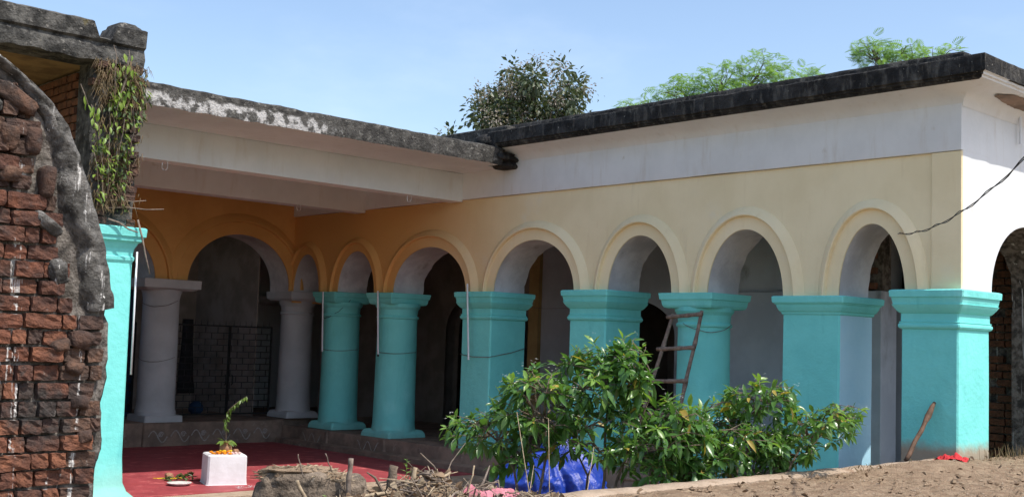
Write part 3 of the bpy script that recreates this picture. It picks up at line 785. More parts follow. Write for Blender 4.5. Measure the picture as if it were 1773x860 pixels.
# ------------------------------------------------------------------ foliage helpers
def leaf_mesh(name, mt, w_=.36, droop=.25, fold=.12, seg=4):
    vs = []; fs = []
    prof = [(0, .04), (.18, .30), (.42, .5), (.68, .40), (.88, .16), (1, 0)]
    for (u, hw) in prof:
        z = -droop*u*u; vs += [(u, -hw*w_, z+fold*hw), (u, 0, z), (u, hw*w_, z+fold*hw)]
    for i in range(len(prof)-1):
        a = i*3; fs += [(a, a+1, a+4, a+3), (a+1, a+2, a+5, a+4)]
    me = bpy.data.meshes.new(name); me.from_pydata(vs, [], fs); me.materials.append(mt)
    me.polygons.foreach_set('use_smooth', [True]*len(fs))
    return me, vs, fs
def basis(d, roll=0.):
    d = d.normalized(); s = d.cross(Vector((0, 0, 1)))
    if s.length < .05: s = Vector((1, 0, 0))
    s.normalize(); n = s.cross(d).normalized()
    mrot = Matrix.Rotation(roll, 3, d); s = mrot @ s; n = mrot @ n
    return Matrix(((d.x, s.x, n.x), (d.y, s.y, n.y), (d.z, s.z, n.z)))

CAMP = Vector((0, 0, EYE))
def shrub(name, label, base, lobes, stems, seed, nclus, leaflen=.125, group=None):
    rnd = random.Random(seed)
    T = thing(name, base, label, 'shrub', group)
    B = Vector(base)
    _, lv, lf = leaf_mesh('leaf', M['leaf'])
    M['leafo'] = M.get('leafo') or leafmat('yellowing_leaf', (.42, .34, .06), (.3, .2, .05), .5, .3)
    shapes = [leaf_mesh('leaf', M['leaf'], .36, .25)[0], leaf_mesh('leaf', M['leaf'], .32, .4, .18)[0], leaf_mesh('leaf', M['leafy'], .34, .15)[0], leaf_mesh('leaf', M['leafo'], .34, .5, .25)[0]]
    wood = MB(); leaves = []; flowers = []
    mains = []
    for s in stems:
        p0 = B + Vector((s[0]*.25, s[1]*.25, 0)); p3 = Vector(s[3:6]) if len(s) > 3 else B+Vector(s)
        mid = p0.lerp(p3, .5) + Vector((rnd.uniform(-.12, .12), rnd.uniform(-.12, .12), .05))
        pts = [p0, p0.lerp(mid, .5)+Vector((rnd.uniform(-.04, .04), rnd.uniform(-.04, .04), 0)), mid, mid.lerp(p3, .5)+Vector((rnd.uniform(-.05, .05), rnd.uniform(-.05, .05), .03)), p3]
        wood.tube(pts, [.016, .014, .012, .009, .005], 6); mains += pts[1:]
    for li, (c, r, wt) in enumerate(lobes):
        c = Vector(c); sub = []
        for k in range(max(3, int(7*wt))):
            p = c + Vector((rnd.uniform(-.6, .6)*r[0], rnd.uniform(-.6, .6)*r[1], rnd.uniform(-.5, .45)*r[2]))
            a = min(mains, key=lambda q: (q-p).length + max(0, q.z-p.z)*1.5 + rnd.uniform(0, .15))
            wood.tube([a, a.lerp(p, .5)+Vector((rnd.uniform(-.05, .05), rnd.uniform(-.05, .05), rnd.uniform(-.02, .06))), p], [.009, .007, .005], 5); sub.append(p)
        for k in range(int(nclus*wt)):
            while True:
                q = Vector((rnd.uniform(-1, 1), rnd.uniform(-1, 1), rnd.uniform(-1, 1)))
                if .25 < q.length < 1: break
            q = q.normalized()*(q.length**.5)
            tip = c + Vector((q.x*r[0], q.y*r[1], q.z*r[2]))
            if tip.z < .12: continue
            a = min(sub, key=lambda p: (p-tip).length + max(0, p.z-tip.z)*1.2 + rnd.uniform(0, .12))
            md = a.lerp(tip, .55) + Vector((rnd.uniform(-.05, .05), rnd.uniform(-.05, .05), rnd.uniform(.0, .06)))
            if (tip-a).length < 1.0: wood.tube([a, md, tip], [.0042, .0034, .002], 4)
            out = (tip-md).normalized()*.7 + Vector((0, 0, .5)) + q*.5; out.normalize()
            nl = rnd.randint(6, 10); ph = rnd.uniform(0, 6.28)
            young = rnd.random() < .25 + .25*q.z
            for j in range(nl):
                ang = ph + j*2.4; tt = j/nl
                side = Matrix.Rotation(ang, 3, out) @ (out.orthogonal().normalized())
                d = side*(1.0-.45*tt) + out*(.15+.8*tt*tt) + Vector((0, 0, -.30*(1-tt)))
                L_ = leaflen*rnd.choice((.55, .8, .95, 1.1, 1.3))*rnd.uniform(.85, 1.1)*(1-.4*tt)
                p = tip - out*(.07*(1-tt))
                leaves.append((p, basis(d + Vector((rnd.uniform(-.3, .3), rnd.uniform(-.3, .3), rnd.uniform(-.3, .2))), rnd.uniform(-.8, .8)), L_, 3 if rnd.random() < .02 else 2 if (young and tt > .35) else rnd.randint(0, 1)))
            if q.z > .2 and rnd.random() < .6:
                for _ in range(rnd.randint(2, 5)):
                    flowers.append(tip + out*rnd.uniform(.02, .07) + Vector((rnd.uniform(-.03, .03), rnd.uniform(-.03, .03), 0)))
    wood.build('branches', M['bark'], T)
    # the leaves that show largest are objects of their own
    leaves.sort(key=lambda l: (l[0]-CAMP).length - l[2]*6)
    for (p, R_, L_, k) in leaves[:150]:
        o = bpy.data.objects.new('leaf', shapes[k]); COL.objects.link(o)
        o.matrix_basis = Matrix.Translation(p) @ (R_ @ Matrix.Scale(L_, 3)).to_4x4()
        adopt(o, T)
    rest = leaves[150:]
    for kk, mt in ((0, M['leaf']), (2, M['leafy']), (3, M['leafo'])):
        m = MB()
        for (p, R_, L_, k) in rest:
            if (k if k > 1 else 0) != kk: continue
            m.add([p + R_ @ (Vector(v)*L_) for v in lv], lf)
        o = m.build('foliage', mt, T, smooth=True, normals=False); o['kind'] = 'stuff'
    if flowers:
        m = MB()
        for f in flowers:
            u = [Vector((math.cos(a)*.011, math.sin(a)*.011, .004*(k % 2))) for k, a in enumerate([i*math.pi/5 for i in range(10)])]
            m.add([f + (x if k % 2 == 0 else x*.4) for k, x in enumerate(u)], [tuple(range(10))])
        o = m.build('blossom', M['flower'], T, normals=False); o['kind'] = 'stuff'
    return T
# world helper used offline; positions below are plain world metres
sh1 = [((6.04, 6.64, 1.08), (.40, .40, .20), .75), ((6.22, 6.24, 1.30), (.42, .42, .30), 1.1), ((6.48, 5.91, 1.52), (.34, .40, .27), 1.1), ((6.60, 5.79, 1.57), (.22, .26, .25), .65),
       ((6.57, 6.04, 1.08), (.50, .45, .28), .9), ((6.84, 5.64, 1.12), (.45, .40, .26), 1.), ((6.98, 5.58, 1.20), (.25, .25, .2), .45), ((7.12, 5.59, 1.0), (.32, .3, .22), .7), ((6.22, 6.49, .85), (.25, .25, .15), .3), ((6.95, 5.65, .85), (.4, .3, .14), .5)]
sh2 = [((7.47, 5.51, 1.20), (.27, .3, .17), .5), ((7.77, 5.41, 1.36), (.33, .33, .19), .75), ((7.62, 5.46, 1.02), (.48, .38, .18), 1.), ((8.07, 5.06, 1.16), (.32, .33, .2), .65),
       ((8.36, 5.02, 1.26), (.22, .2, .10), .28), ((7.27, 5.61, .92), (.38, .3, .16), .6), ((7.35, 5.52, .72), (.4, .25, .16), .55), ((7.8, 5.4, .8), (.35, .2, .14), .4), ((7.97, 5.31, 1.0), (.3, .3, .15), .45)]
shrub('shrub', 'large glossy green shrub with tiny white flowers in front of the blue tarpaulin', (6.42, 6.0, -.03), sh1,
      [(-.4, .6, 0, 6.07, 6.59, 1.0), (-.2, .2, 0, 6.22, 6.24, 1.2), (.0, 0, 0, 6.54, 5.87, 1.45), (.2, -.2, 0, 6.77, 5.67, 1.4), (.3, -.2, 0, 6.87, 5.61, 1.0), (.1, .2, 0, 6.57, 5.99, .95)], 3, 56)
shrub('shrub', 'smaller loose green shrub spreading in front of the square pillars', (7.5, 5.6, -.03), sh2,
      [(-.3, .1, 0, 7.42, 5.56, 1.05), (0, 0, 0, 7.74, 5.42, 1.25), (.4, -.3, 0, 8.07, 5.16, 1.1), (.5, -.3, 0, 8.24, 5.06, 1.2), (-.4, .2, 0, 7.27, 5.61, .85), (.2, 0, 0, 7.92, 5.31, .9)], 5, 56, .11)

def tree_dark(name, label, base, crown, rad, seed, n=230, group=None):
    rnd = random.Random(seed); T = thing(name, base, label, 'tree', group)
    B = Vector(base); C = Vector(crown)
    w_ = MB(); top = Vector((C.x, C.y, C.z))
    w_.tube([B, B.lerp(top, .4)+Vector((.1, .1, 0)), B.lerp(top, .75), top], [.24, .19, .13, .07], 8)
    tips = []
    for i in range(n):
        while True:
            q = Vector((rnd.uniform(-1, 1), rnd.uniform(-1, 1), rnd.uniform(-1, 1)))
            if .3 < q.length < 1: break
        q = q.normalized()*(q.length**.6)
        k = .80 + .5*noise.noise((q.x*2.2+seed, q.y*2.2, q.z*2.2)) + (.1 if q.z > .3 else 0)
        p = C + Vector((q.x*rad[0]*k, q.y*rad[1]*k, q.z*rad[2]*k)); tips.append((p, q))
        if i % 3 == 0:
            st = B.lerp(top, rnd.uniform(.55, .95)); w_.tube([st, st.lerp(p, .5)+Vector((0, 0, .1)), p], [.05, .03, .012], 4)
    w_.build('trunk', M['bark'], T)
    vs = [[], []]; m1, m2 = MB(), MB()
    for (p, q) in tips:
        grey = (q.length > .75 and rnd.random() < .62)
        for j in range(rnd.randint(36, 54) if not grey else rnd.randint(60, 90)):
            o = Vector((rnd.gauss(0, .13), rnd.gauss(0, .13), rnd.gauss(0, .17)))
            d = o.normalized() + Vector((0, 0, -.5)) if o.length else Vector((1, 0, 0))
            L_ = rnd.uniform(.13, .24) if not grey else rnd.uniform(.05, .11)
            R_ = basis(d, rnd.uniform(-1.2, 1.2)); a = p+o
            q4 = [a, a + R_ @ Vector((.5*L_, -.27*L_, .04*L_)), a + R_ @ Vector((L_, 0, -.15*L_)), a + R_ @ Vector((.5*L_, .27*L_, .04*L_))]
            (m2 if grey and o.z > -.12 else m1).add(q4, [(0, 1, 2, 3)])
    m1.build('crown', M['tleaf'], T, normals=False)
    if m2.v: m2.build('seed_heads', M['tleafg'], T, normals=False)
tree_dark('tree', 'dark bushy tree with greyish tips rising behind the roof junction', (22.1, 23.1, -.06), (22.0, 23.05, 7.66), (1.85, 1.85, 1.75), 11, 330)
tree_dark('tree', 'small dark treetop just showing over the far roof edge left of the big tree', (20.3, 24.9, -.06), (20.45, 24.65, 6.75), (.5, .5, .75), 12, 34)

def tree_feather(name, label, base, lobes, seed, n):
    rnd = random.Random(seed); T = thing(name, base, label, 'tree')
    B = Vector(base); w_ = MB(); m = MB()
    cx = Vector(lobes[0][0]); fork = Vector((B.x, B.y, cx.z-1.4))
    w_.tube([B, B.lerp(fork, .5)+Vector((.08, -.05, 0)), fork], [.16, .13, .10], 8)
    for (c, r, wt) in lobes:
        c = Vector(c); w_.tube([fork, fork.lerp(c, .5)+Vector((0, 0, .1)), c], [.06, .04, .02], 5)
        for i in range(int(n*wt)):
            while True:
                q = Vector((rnd.uniform(-1, 1), rnd.uniform(-1, 1), rnd.uniform(-1, 1)))
                if .2 < q.length < 1: break
            p = c + Vector((q.x*r[0], q.y*r[1], q.z*r[2]))
            if i % 9 == 0:
                st = fork.lerp(c, rnd.uniform(.55, 1.)) + Vector((rnd.uniform(-.1, .1), rnd.uniform(-.1, .1), 0)); w_.tube([st, st.lerp(p, .55)+Vector((rnd.uniform(-.06, .06), rnd.uniform(-.06, .06), .05)), p], [.011, .007, .003], 4)
            d = Vector((q.x*.5+rnd.uniform(-1, 1), q.y*.5+rnd.uniform(-1, 1), rnd.uniform(-.5, .55))).normalized()
            R_ = basis(d, rnd.uniform(-.6, .6)); L_ = rnd.uniform(.12, .24)
            for k in range(7):
                u = .12 + .85*k/6; dz = -.22*u*u*L_
                pl = L_*.42*math.sin(math.pi*(.2+.75*u))
                for sg in (-1, 1):
                    a = Vector((u*L_, 0, dz)); e = Vector((u*L_+pl*.5, sg*pl, dz-.25*pl)); h = Vector((.02*L_*2.1, 0, 0))
                    mid = a.lerp(e, .5); h = h*1.15
                    m.add([p + R_ @ a, p + R_ @ (mid-h), p + R_ @ e, p + R_ @ (mid+h)], [(0, 1, 2, 3)])
    w_.build('trunk', M['bark'], T); m.build('crown', M['feather'], T, normals=False)
tree_feather('tree', 'wide feathery light green tree behind the middle of the roof', (17.4, 13.3, -.06),
             [((17.95, 12.6, 6.90), (.50, .50, .42), .9), ((17.55, 13.15, 6.70), (.55, .55, .40), .9), ((17.15, 13.75, 6.52), (.55, .55, .36), .9), ((16.7, 14.35, 6.18), (.55, .5, .28), .7),
              ((16.35, 14.75, 5.95), (.4, .35, .15), .4), ((18.4, 11.95, 6.72), (.5, .5, .3), .7), ((17.7, 13.0, 6.30), (.9, .9, .4), 1.2)], 21, 300)
tree_feather('tree', 'airy feathery treetop above the right end of the roof', (17.7, 9.35, -.06),
             [((17.36, 9.95, 6.78), (.32, .32, .25), .8), ((17.62, 9.5, 6.70), (.34, .34, .18), .7), ((17.85, 9.0, 6.64), (.38, .42, .16), .5), ((17.5, 9.6, 6.35), (.6, .6, .3), .8)], 22, 190)

# ------------------------------------------------------------------ creeper on the ruined pier
def creeper():
    rnd = random.Random(31)
    T = thing('creeper', (4.95, 11.05, 2.75), 'yellow-green creeper and withered grass growing down the crumbling pier', 'climbing plant')
    w_ = MB(); m1, m2, m3 = MB(), MB(), MB(); _, lv, lf = leaf_mesh('leaf', M['vine'], .42)
    def leaf(mb, p, L_, d=None):
        d = d or Vector((rnd.uniform(-.8, .8), rnd.uniform(-1, -.1), rnd.uniform(-1.2, .2)))
        R_ = basis(d, rnd.uniform(-.8, .8)); mb.add([p + R_ @ (Vector(v)*L_) for v in lv], lf)
    big = []
    # stems hanging and climbing
    for (x0, z0, x1, z1, n, kind) in ((4.86, 3.9, 4.80, 4.52, 12, 1), (4.9, 3.9, 4.95, 4.42, 9, 1), (4.85, 3.7, 4.93, 4.3, 8, 1), (4.72, 3.5, 4.50, 4.08, 10, 1), (4.75, 3.45, 4.62, 3.9, 9, 1), (4.9, 4.0, 4.97, 4.5, 6, 1),
                                (4.95, 4.2, 4.9, 3.15, 22, 0), (5.05, 4.0, 5.02, 3.4, 14, 0), (4.8, 3.9, 4.82, 3.0, 24, 0), (4.72, 3.6, 4.78, 2.95, 22, 0), (4.66, 3.5, 4.74, 2.95, 18, 0)):
        pts = []
        for i in range(7):
            t = i/6; pts.append(Vector((x0+(x1-x0)*t+.03*N(t*4, x0*9), 10.98-.06*math.sin(t*3)+.03*N(t*3, x0*5), z0+(z1-z0)*t)))
        w_.tube(pts, .004, 4)
        for k in range(n):
            t = rnd.random(); i = min(5, int(t*6)); p = pts[i].lerp(pts[i+1], t*6-i) + Vector((rnd.uniform(-.05, .05), rnd.uniform(-.06, .02), rnd.uniform(-.03, .03)))
            if kind: leaf(m1, p, rnd.uniform(.06, .10), Vector((rnd.uniform(-.6, .6), rnd.uniform(-.6, -.1), -1)))
            else: leaf(m2 if rnd.random() < .55 else m1, p, rnd.uniform(.04, .075))
    for k in range(1500):
        x = rnd.uniform(4.64, 5.2); z = rnd.uniform(2.9, 4.3)
        if z > 3.8 and x < 4.8: continue
        dens = .42 - .9*max(0, 3.55-z) - .5*max(0, 4.76-x)*6*(z > 3.3) + 1.0*noise.noise((x*4.5, z*3.2, 3))
        if (z < 3.8 and x > 5.03): dens -= .55
        if rnd.random() > dens: continue
        t = rnd.random()
        leaf(m2 if t < .66 else m1, Vector((x, 11.07-rnd.uniform(0, .16), z)), rnd.uniform(.035, .085))
    for k in range(750):
        x = rnd.uniform(4.68, 5.19); z = rnd.choice((rnd.uniform(3.3, 4.3), rnd.uniform(3.9, 4.34), rnd.uniform(2.85, 3.4)))
        if x > 5.06 and z < 3.85 and rnd.random() < .85: continue
        p = Vector((x, 11.08-rnd.uniform(0, .08), z)); L_ = rnd.uniform(.08, .22); dx = rnd.uniform(-.8, .5 if x < 5.1 else .3)
        a = p + Vector((dx*.4*L_, -.4*L_, .35*L_)); b = p + Vector((dx*L_, -.6*L_, -.55*L_*rnd.random()))
        w1 = Vector((.0035, 0, .002))
        m3.add([p-w1, p+w1, a+w1, a-w1, b], [(0, 1, 2, 3), (3, 2, 4)])
    w_.build('stems', M['straw2'], T)
    for mb, mt, nm in ((m1, M['vine'], 'foliage'), (m2, M['vined'], 'foliage'), (m3, M['drygrass'], 'dry_grass')):
        o = mb.build(nm, mt, T, normals=False); o['kind'] = 'stuff'
    # bare twigs poking out of the pier foot
    for (a, b, r, lab) in (((4.86, 11.05, 2.92), (5.42, 10.95, 2.96), .007, 'thin pale twig sticking out sideways over the pillar capital, upper one'),
                           ((4.8, 11.03, 2.98), (5.24, 10.98, 3.03), .006, 'short twig at the top of the pier foot beside the creeper'),
                           ((4.86, 10.98, 2.81), (5.15, 10.93, 2.70), .010, 'dark stub stick lying across the turquoise capital'),
                           ((5.16, 10.97, 2.83), (5.30, 10.93, 2.30), .010, 'grey stick hanging down beside the turquoise capital')):
        q = MB(); A_, B_ = Vector(a), Vector(b)
        q.tube([A_, A_.lerp(B_, .35)+Vector((0, 0, .012)), A_.lerp(B_, .7)-Vector((0, 0, .008)), B_], [r, r*.95, r*.8, r*.6], 6)
        tag(q.build('twig', M['straw2'], smooth=True), lab, 'twig')
creeper()

# ------------------------------------------------------------------ objects
def gate():
    G = thing('iron_gate', (9.9, 17.05, .37), 'black iron double gate with brick-pattern bars between the white columns', 'gate')
    x0, x1, y, z0, z1 = 8.72, 10.52, 17.1, .42, 1.86
    xm = (x0+x1)/2+.12
    for (a, b) in ((x0, xm-.008), (xm+.008, x1)):
        fr = MB()
        for x in (a, b): fr.box(x-.012, x+.012, y-.012, y+.012, z0, z1)
        fr.box(a+.012, b-.012, y-.011, y+.011, z0, z0+.024); fr.box(a+.012, b-.012, y-.011, y+.011, z1-.024, z1)
        leaf = fr.build('gate_leaf', M['iron'], G)
        rows = 14; h = (z1-z0-.05)/rows
        for r in range(rows):
            zz = z0+.024+h*(r+1)
            if r < rows-1:
                q = MB(); q.box(a+.012, b-.012, y-.006, y+.006, zz-.005, zz+.005); q.build('bar', M['iron'], leaf)
            s = MB(); x = a+.03+(.11 if r % 2 else 0)
            while x < b-.03:
                if x > a+.02: s.box(x-.005, x+.005, y-.005, y+.005, zz-h+.006, zz-.006)
                x += .22
            s.build('short_bars', M['iron'], leaf)['kind'] = 'stuff'
        sp = MB(); x = a+.06
        while x < b-.03: sp.tube([(x, y, z1), (x, y, z1+.09)], [.006, .001], 5); x += .11
        sp.build('spikes', M['iron'], leaf)['kind'] = 'stuff'
        hx = xm - .06 if b < xm else xm+.06
        hd = MB(); hd.tube([(hx, y-.02, 1.06), (hx, y-.05, 1.04), (hx, y-.05, .92), (hx, y-.02, .90)], .012, 6); hd.build('handle', M['iron'], leaf, smooth=True)
    S2 = thing('iron_gate', (8.0, 17.1, .37), 'dark iron grille partly hidden left of the white column', 'gate')
    fr = MB(); fr.box(7.4, 7.424, 17.09, 17.11, .42, 1.86); fr.box(8.1, 8.124, 17.09, 17.11, .42, 1.86); fr.build('gate_frame', M['iron'], S2)
    for r in range(13):
        q = MB(); zz = .5+.105*r; q.box(7.424, 8.1, 17.095, 17.105, zz-.005, zz+.005)
        for k in range(6):
            x = 7.47+.11*k+(.055 if r % 2 else 0)
            if x < 8.08: q.box(x-.005, x+.005, 17.096, 17.104, zz+.006, zz+.099)
        q.build('bar', M['iron'], S2)
gate()
def tube_light(x, y, z0, z1, lab, dx=0, dy=0, group='white tubes hanging on the pillars'):
    T = thing('tube_light', (x, y, z0), lab, 'tube light', group)
    m = MB(); m.tube([(x+dx, y+dy, z0+.03), (x, y, z1)], .013, 10); m.build('tube', M['plastic'], T, smooth=False, angle=40)
    m = MB(); m.tube([(x+dx*1.02, y+dy*1.02, z0), (x+dx, y+dy, z0+.031)], .0145, 10); m.build('end_cap', M['cable'] if y > 12.5 and y < 14.5 else M['plastic'], T, angle=40)
tube_light(10.36, 15.39, 1.50, 2.43, 'white tube hanging in front of the round column nearest the corner', 0, -.05)
tube_light(10.36, 13.96, 1.47, 2.43, 'white tube hanging in front of the second round column', 0, -.07)
tube_light(10.36, 11.95, 1.49, 2.51, 'white tube hanging on the square pillar left of the shrub', 0, -.08)
tube_light(11.655, 5.03, 3.90, 4.18, 'short white tube on the white end wall at the right edge', 0, 0)
m = MB(); m.tube([(5.235, 11.08, 1.30), (5.225, 11.08, 2.52)], .010, 8)  # thin white tube added to stand for the pillar's sunlit edge
tag(m.build('sunlit_edge_strip', M['plastic'], smooth=True), 'thin white strip added as the sunlit edge of the left turquoise pillar', 'sunlit_edge_strip')
# hooks under the slab
for (x, y, z, lab) in ((6.06, 12.22, 3.62, 'white wire hook under the beam near the ruined pier'), (9.61, 12.30, 3.64, 'white wire hook under the beam near the cream wall'), (9.30, 14.50, 3.62, 'small wire hook under the rear beam')):
    m = MB(); m.tube([(x, y, z+.03), (x+.004, y, z-.03)] + [(x-.03+.034*math.cos(a), y, z-.03-.05*math.sin(a)*1.0) for a in [i*math.pi/8 for i in range(0, 11)]], .005, 5)
    tag(m.build('hook', M['plastic'], smooth=True), lab, 'hook', 'wire hooks under the beams')
# slack cable
def cable():
    m = MB(); a, b = Vector((10.46, 5.705, 2.92)), Vector((5.9, 2.3, 2.98))
    for off in (0, .012):
        pts = []
        for i in range(41):
            t = i/40; p = a.lerp(b, t); p.z -= .62*(t*(1-t))*1.1 - 0
            p.z += off*math.sin(t*40) + .004*N(t*20, off*90); p.x += off*math.cos(t*40)
            pts.append(p)
        m.tube(pts, .0036, 5)
    tag(m.build('cable', M['cable'], smooth=True), 'thin twisted black cable drooping from the last arch past the white corner', 'cable')
cable()
def strings():
    def ring(cx, cy, r, z, sag, lab, a0=150, a1=300):
        m = MB(); pts = []
        for i in range(25):
            t = i/24; a = math.radians(a0+(a1-a0)*t); pts.append((cx+(r+.004)*math.cos(a), cy+(r+.004)*math.sin(a), z - sag*math.sin(math.pi*t)+.01*N(t*5, z)))
        m.tube(pts, .004, 4); tag(m.build('string', M['cord'], smooth=True), lab, 'string')
    ring(8.35, 16.78, .285, 2.20, .1, 'thin string tied round the white column, upper one')
    ring(8.35, 16.78, .288, 1.35, .08, 'thin string tied round the white column, lower one')
    ring(10.78, 14.0, .307, 1.55, .03, 'string looped round the second round turquoise column')
    ring(10.78, 15.45, .294, 1.55, .03, 'string looped round the round turquoise column nearest the corner')
    def run(pts, lab, r=.004):
        m = MB(); m.tube(pts, r, 4); tag(m.build('string', M['cord'], smooth=True), lab, 'string')
    run([(10.455, 12.17, 1.56), (10.455, 11.9, 1.53), (10.455, 11.562, 1.535), (10.6, 11.56, 1.56), (10.85, 11.56, 1.60), (11.13, 11.56, 1.67)], 'string tied round the square pillar left of the shrub', .005)
    ring(10.78, 8.272, .315, 2.02, .09, 'string looped round the round column by the ladder', 170, 290)
    run([(11.6, 12.6, 2.28), (11.4, 11.5, 2.22), (11.2, 10.2, 2.24)], 'thin wire strung between the square pillars inside the arcade', .003)
    run([(11.5, 9.3, 2.27), (11.4, 8.9, 2.22), (11.2, 8.5, 2.24)], 'thin wire between the square pillar and the ladder column', .003)
    run([(11.5, 7.6, 2.30), (11.4, 7.3, 2.33), (11.3, 6.9, 2.4)], 'thin wire inside the arch right of the ladder column', .003)
    # crack across the corner column
    m = MB(); pts = []
    for i in range(14):
        t = i/13; a = math.radians(165+95*t); pts.append((10.78+.292*math.cos(a), 15.45+.292*math.sin(a), 2.02+.30*t*t+.02*N(t*9, 2)))
    m.tube(pts, [.004+.004*abs(N(i*.9, 1)) for i in range(14)], 4); tag(m.build('cable', M['cable']), 'black wire slanting across the round turquoise column nearest the corner', 'cable')
strings()
def ladder():
    L_ = thing('ladder', (9.6, 8.2, 0), 'grey bamboo ladder leaning on the round turquoise column', 'ladder')
    def rail(a, b, s):
        m = MB(); A_, B_ = Vector(a), Vector(b); pts = []; rs = []
        for i in range(25):
            t = i/24; p = A_.lerp(B_, t) + Vector((.012*N(t*4, s), .016*N(t*4, s+5), 0)); pts.append(p)
            rs.append(.024 - .004*t + (.006 if i % 5 == 0 else 0) + .002*N(t*30, s))
        m.tube(pts, rs, 8); m.build('rail', M['bamboo'], L_, smooth=True)
    # foot stands out in the yard, head rests on the column
    tl, tr = (10.40, 8.42, 2.12), (10.42, 8.03, 2.16); bl, br = (9.70, 8.62, 0.0), (9.78, 8.08, 0.0)
    rail(bl, tl, 1); rail(br, tr, 4)
    for k, z in enumerate((2.085, 1.72, 1.36, 1.0, .64, .3)):
        t = z/2.12; a = Vector(bl).lerp(Vector(tl), t) + Vector((-.02, .06, 0)); b = Vector(br).lerp(Vector(tr), t) + Vector((-.02, -.03, .03*N(k*3, 2)))
        a.z += .0; m = MB(); pts = [a.lerp(b, i/10) for i in range(11)]
        m.tube(pts, [.022 + (.004 if i in (2, 6, 9) else 0) for i in range(11)], 8); m.build('rung', M['bamboo'], L_, smooth=True)
ladder()
m = MB(); A_, B_ = Vector((10.02, 5.37, .79)), Vector((10.445, 5.31, 1.315)); pts = [A_.lerp(B_, i/12) + Vector((.008*N(i*.4, 1), .01*N(i*.4, 2), 0)) for i in range(13)]
m.tube(pts, [.021 + .003*N(i*.8, 7) + (.010 if i == 9 else 0) + (.006 if i == 10 else 0) - (.006 if i == 12 else 0) for i in range(13)], 9)
tag(m.build('wooden_stick', M['stick'], smooth=True), 'brown wooden stick leaning against the corner pillar', 'stick')
# stub below the kerb end: place the stick foot on a stone
def cloth(name, mt, c, size, label, cat, seed, amp=.35, n=26, rot=0., sub=None):
    m = MB(); vs = []; fs = []
    cr, sr = math.cos(rot), math.sin(rot)
    for j in range(n+1):
        for i in range(n+1):
            u, v = i/n*2-1, j/n*2-1
            r = max(0, 1-(u*u+v*v)*.8)
            ou = u*(1+.3*frac(u*2+seed, v*2, 1)); ov = v*(1+.3*frac(u*2, v*2+seed, 4))
            x, y = ou*size[0], ov*size[1]
            z = size[2]*(r**.7*.55 + amp*r**.4*frac(u*2.6+seed, v*2.6, seed) + .12*amp*frac(u*8, v*8, seed)) + .006
            vs.append((c[0]+x*cr-y*sr, c[1]+x*sr+y*cr, c[2]+max(.0, z)))
    for j in range(n):
        for i in range(n): a = j*(n+1)+i; fs.append((a, a+1, a+n+2, a+n+1))
    m.add(vs, fs); return tag(m.build(name, mt, smooth=True, normals=False), label, cat)
cloth('cloth', M['red'], (10.02, 4.93, .825), (.13, .07, .075), 'crumpled red cloth lying at the foot of the corner pillar', 'cloth', 3.3, .8, rot=-.7)
cloth('cloth', M['pink'], (4.48, 4.98, .84), (.27, .055, .09), 'dusty pink cloth strip on the dry twigs', 'cloth', 1.7, .8, rot=-.1)
def tarp():
    T = MB(); vs = []; fs = []; n, k = 150, 64
    c = Vector((7.55, 7.45, 0))
    for j in range(k+1):
        t = j/k
        for i in range(n):
            a = 2*math.pi*i/n; ca, sa = math.cos(a), math.sin(a)
            prof = (.46-.08*t) if t < .6 else (.412*math.sqrt(max(0, 1-((t-.6)/.4)**2)))
            fold = .09*(1-abs(N(ca*2.3+t*.8, sa*2.3, 1.7))*2)*(1-t*.5) + .05*(1-abs(N(ca*6+t*3, sa*6-t*2, 5.))*2.2) + .02*(1-abs(N(ca*13+t*7, sa*13, t*9))*2)
            sag = 1 + .22*N(ca*1.2, sa*1.2, 7.)
            r = prof*sag + fold*min(1, prof*3)
            z = .90*t*(.9+.22*N(ca*1.4, sa*1.4, 4)) + .05*N(ca*r*6, sa*r*6, t*4) - .02
            vs.append((c.x+r*ca, c.y+r*sa, max(-.03, z)))
    for j in range(k):
        for i in range(n): fs.append((j*n+i, j*n+(i+1) % n, (j+1)*n+(i+1) % n, (j+1)*n+i))
    T.add(vs, fs); tag(T.build('tarpaulin', M['blue'], smooth=True), 'bright blue tarpaulin bundled over a heap behind the large shrub', 'tarpaulin')
tarp()
# dark things in the gallery
m = MB(); rings = []
for j in range(12):
    t = j/11; z = 1.95-1.25*t
    rings.append([(9.62+.16*(.5+.5*t)*math.cos(a)*(1+.2*N(a*2, z*2)), 18.3+.08*math.sin(a), z) for a in [2*math.pi*i/14 for i in range(14)]])
m.rings(rings); tag(m.build('garment', M['blackcloth'], smooth=True), 'dark garment hanging behind the iron gate', 'garment')
m = MB(); m.lathe(9.55, 17.75, [(.372, .03), (.39, .07), (.44, .115), (.49, .125), (.55, .10), (.59, .06), (.605, .01)], 24); tag(m.build('ball', M['navy'], smooth=True), 'dark blue ball on the gallery floor behind the gate', 'ball')
m = MB(); rings = []
for j in range(30):
    t = j/29; z = .4+2.0*t
    rings.append([(7.35+.85*i/16, 17.3+.05*math.sin(i*1.5+.6*z)+.02*N(i*.5, z*2), z) for i in range(17)])
m.rings(rings, cap=False, closed=False); tag(m.build('curtain', M['navy'], smooth=True, normals=False), 'dark blue curtain hanging behind the left turquoise pillar', 'curtain')

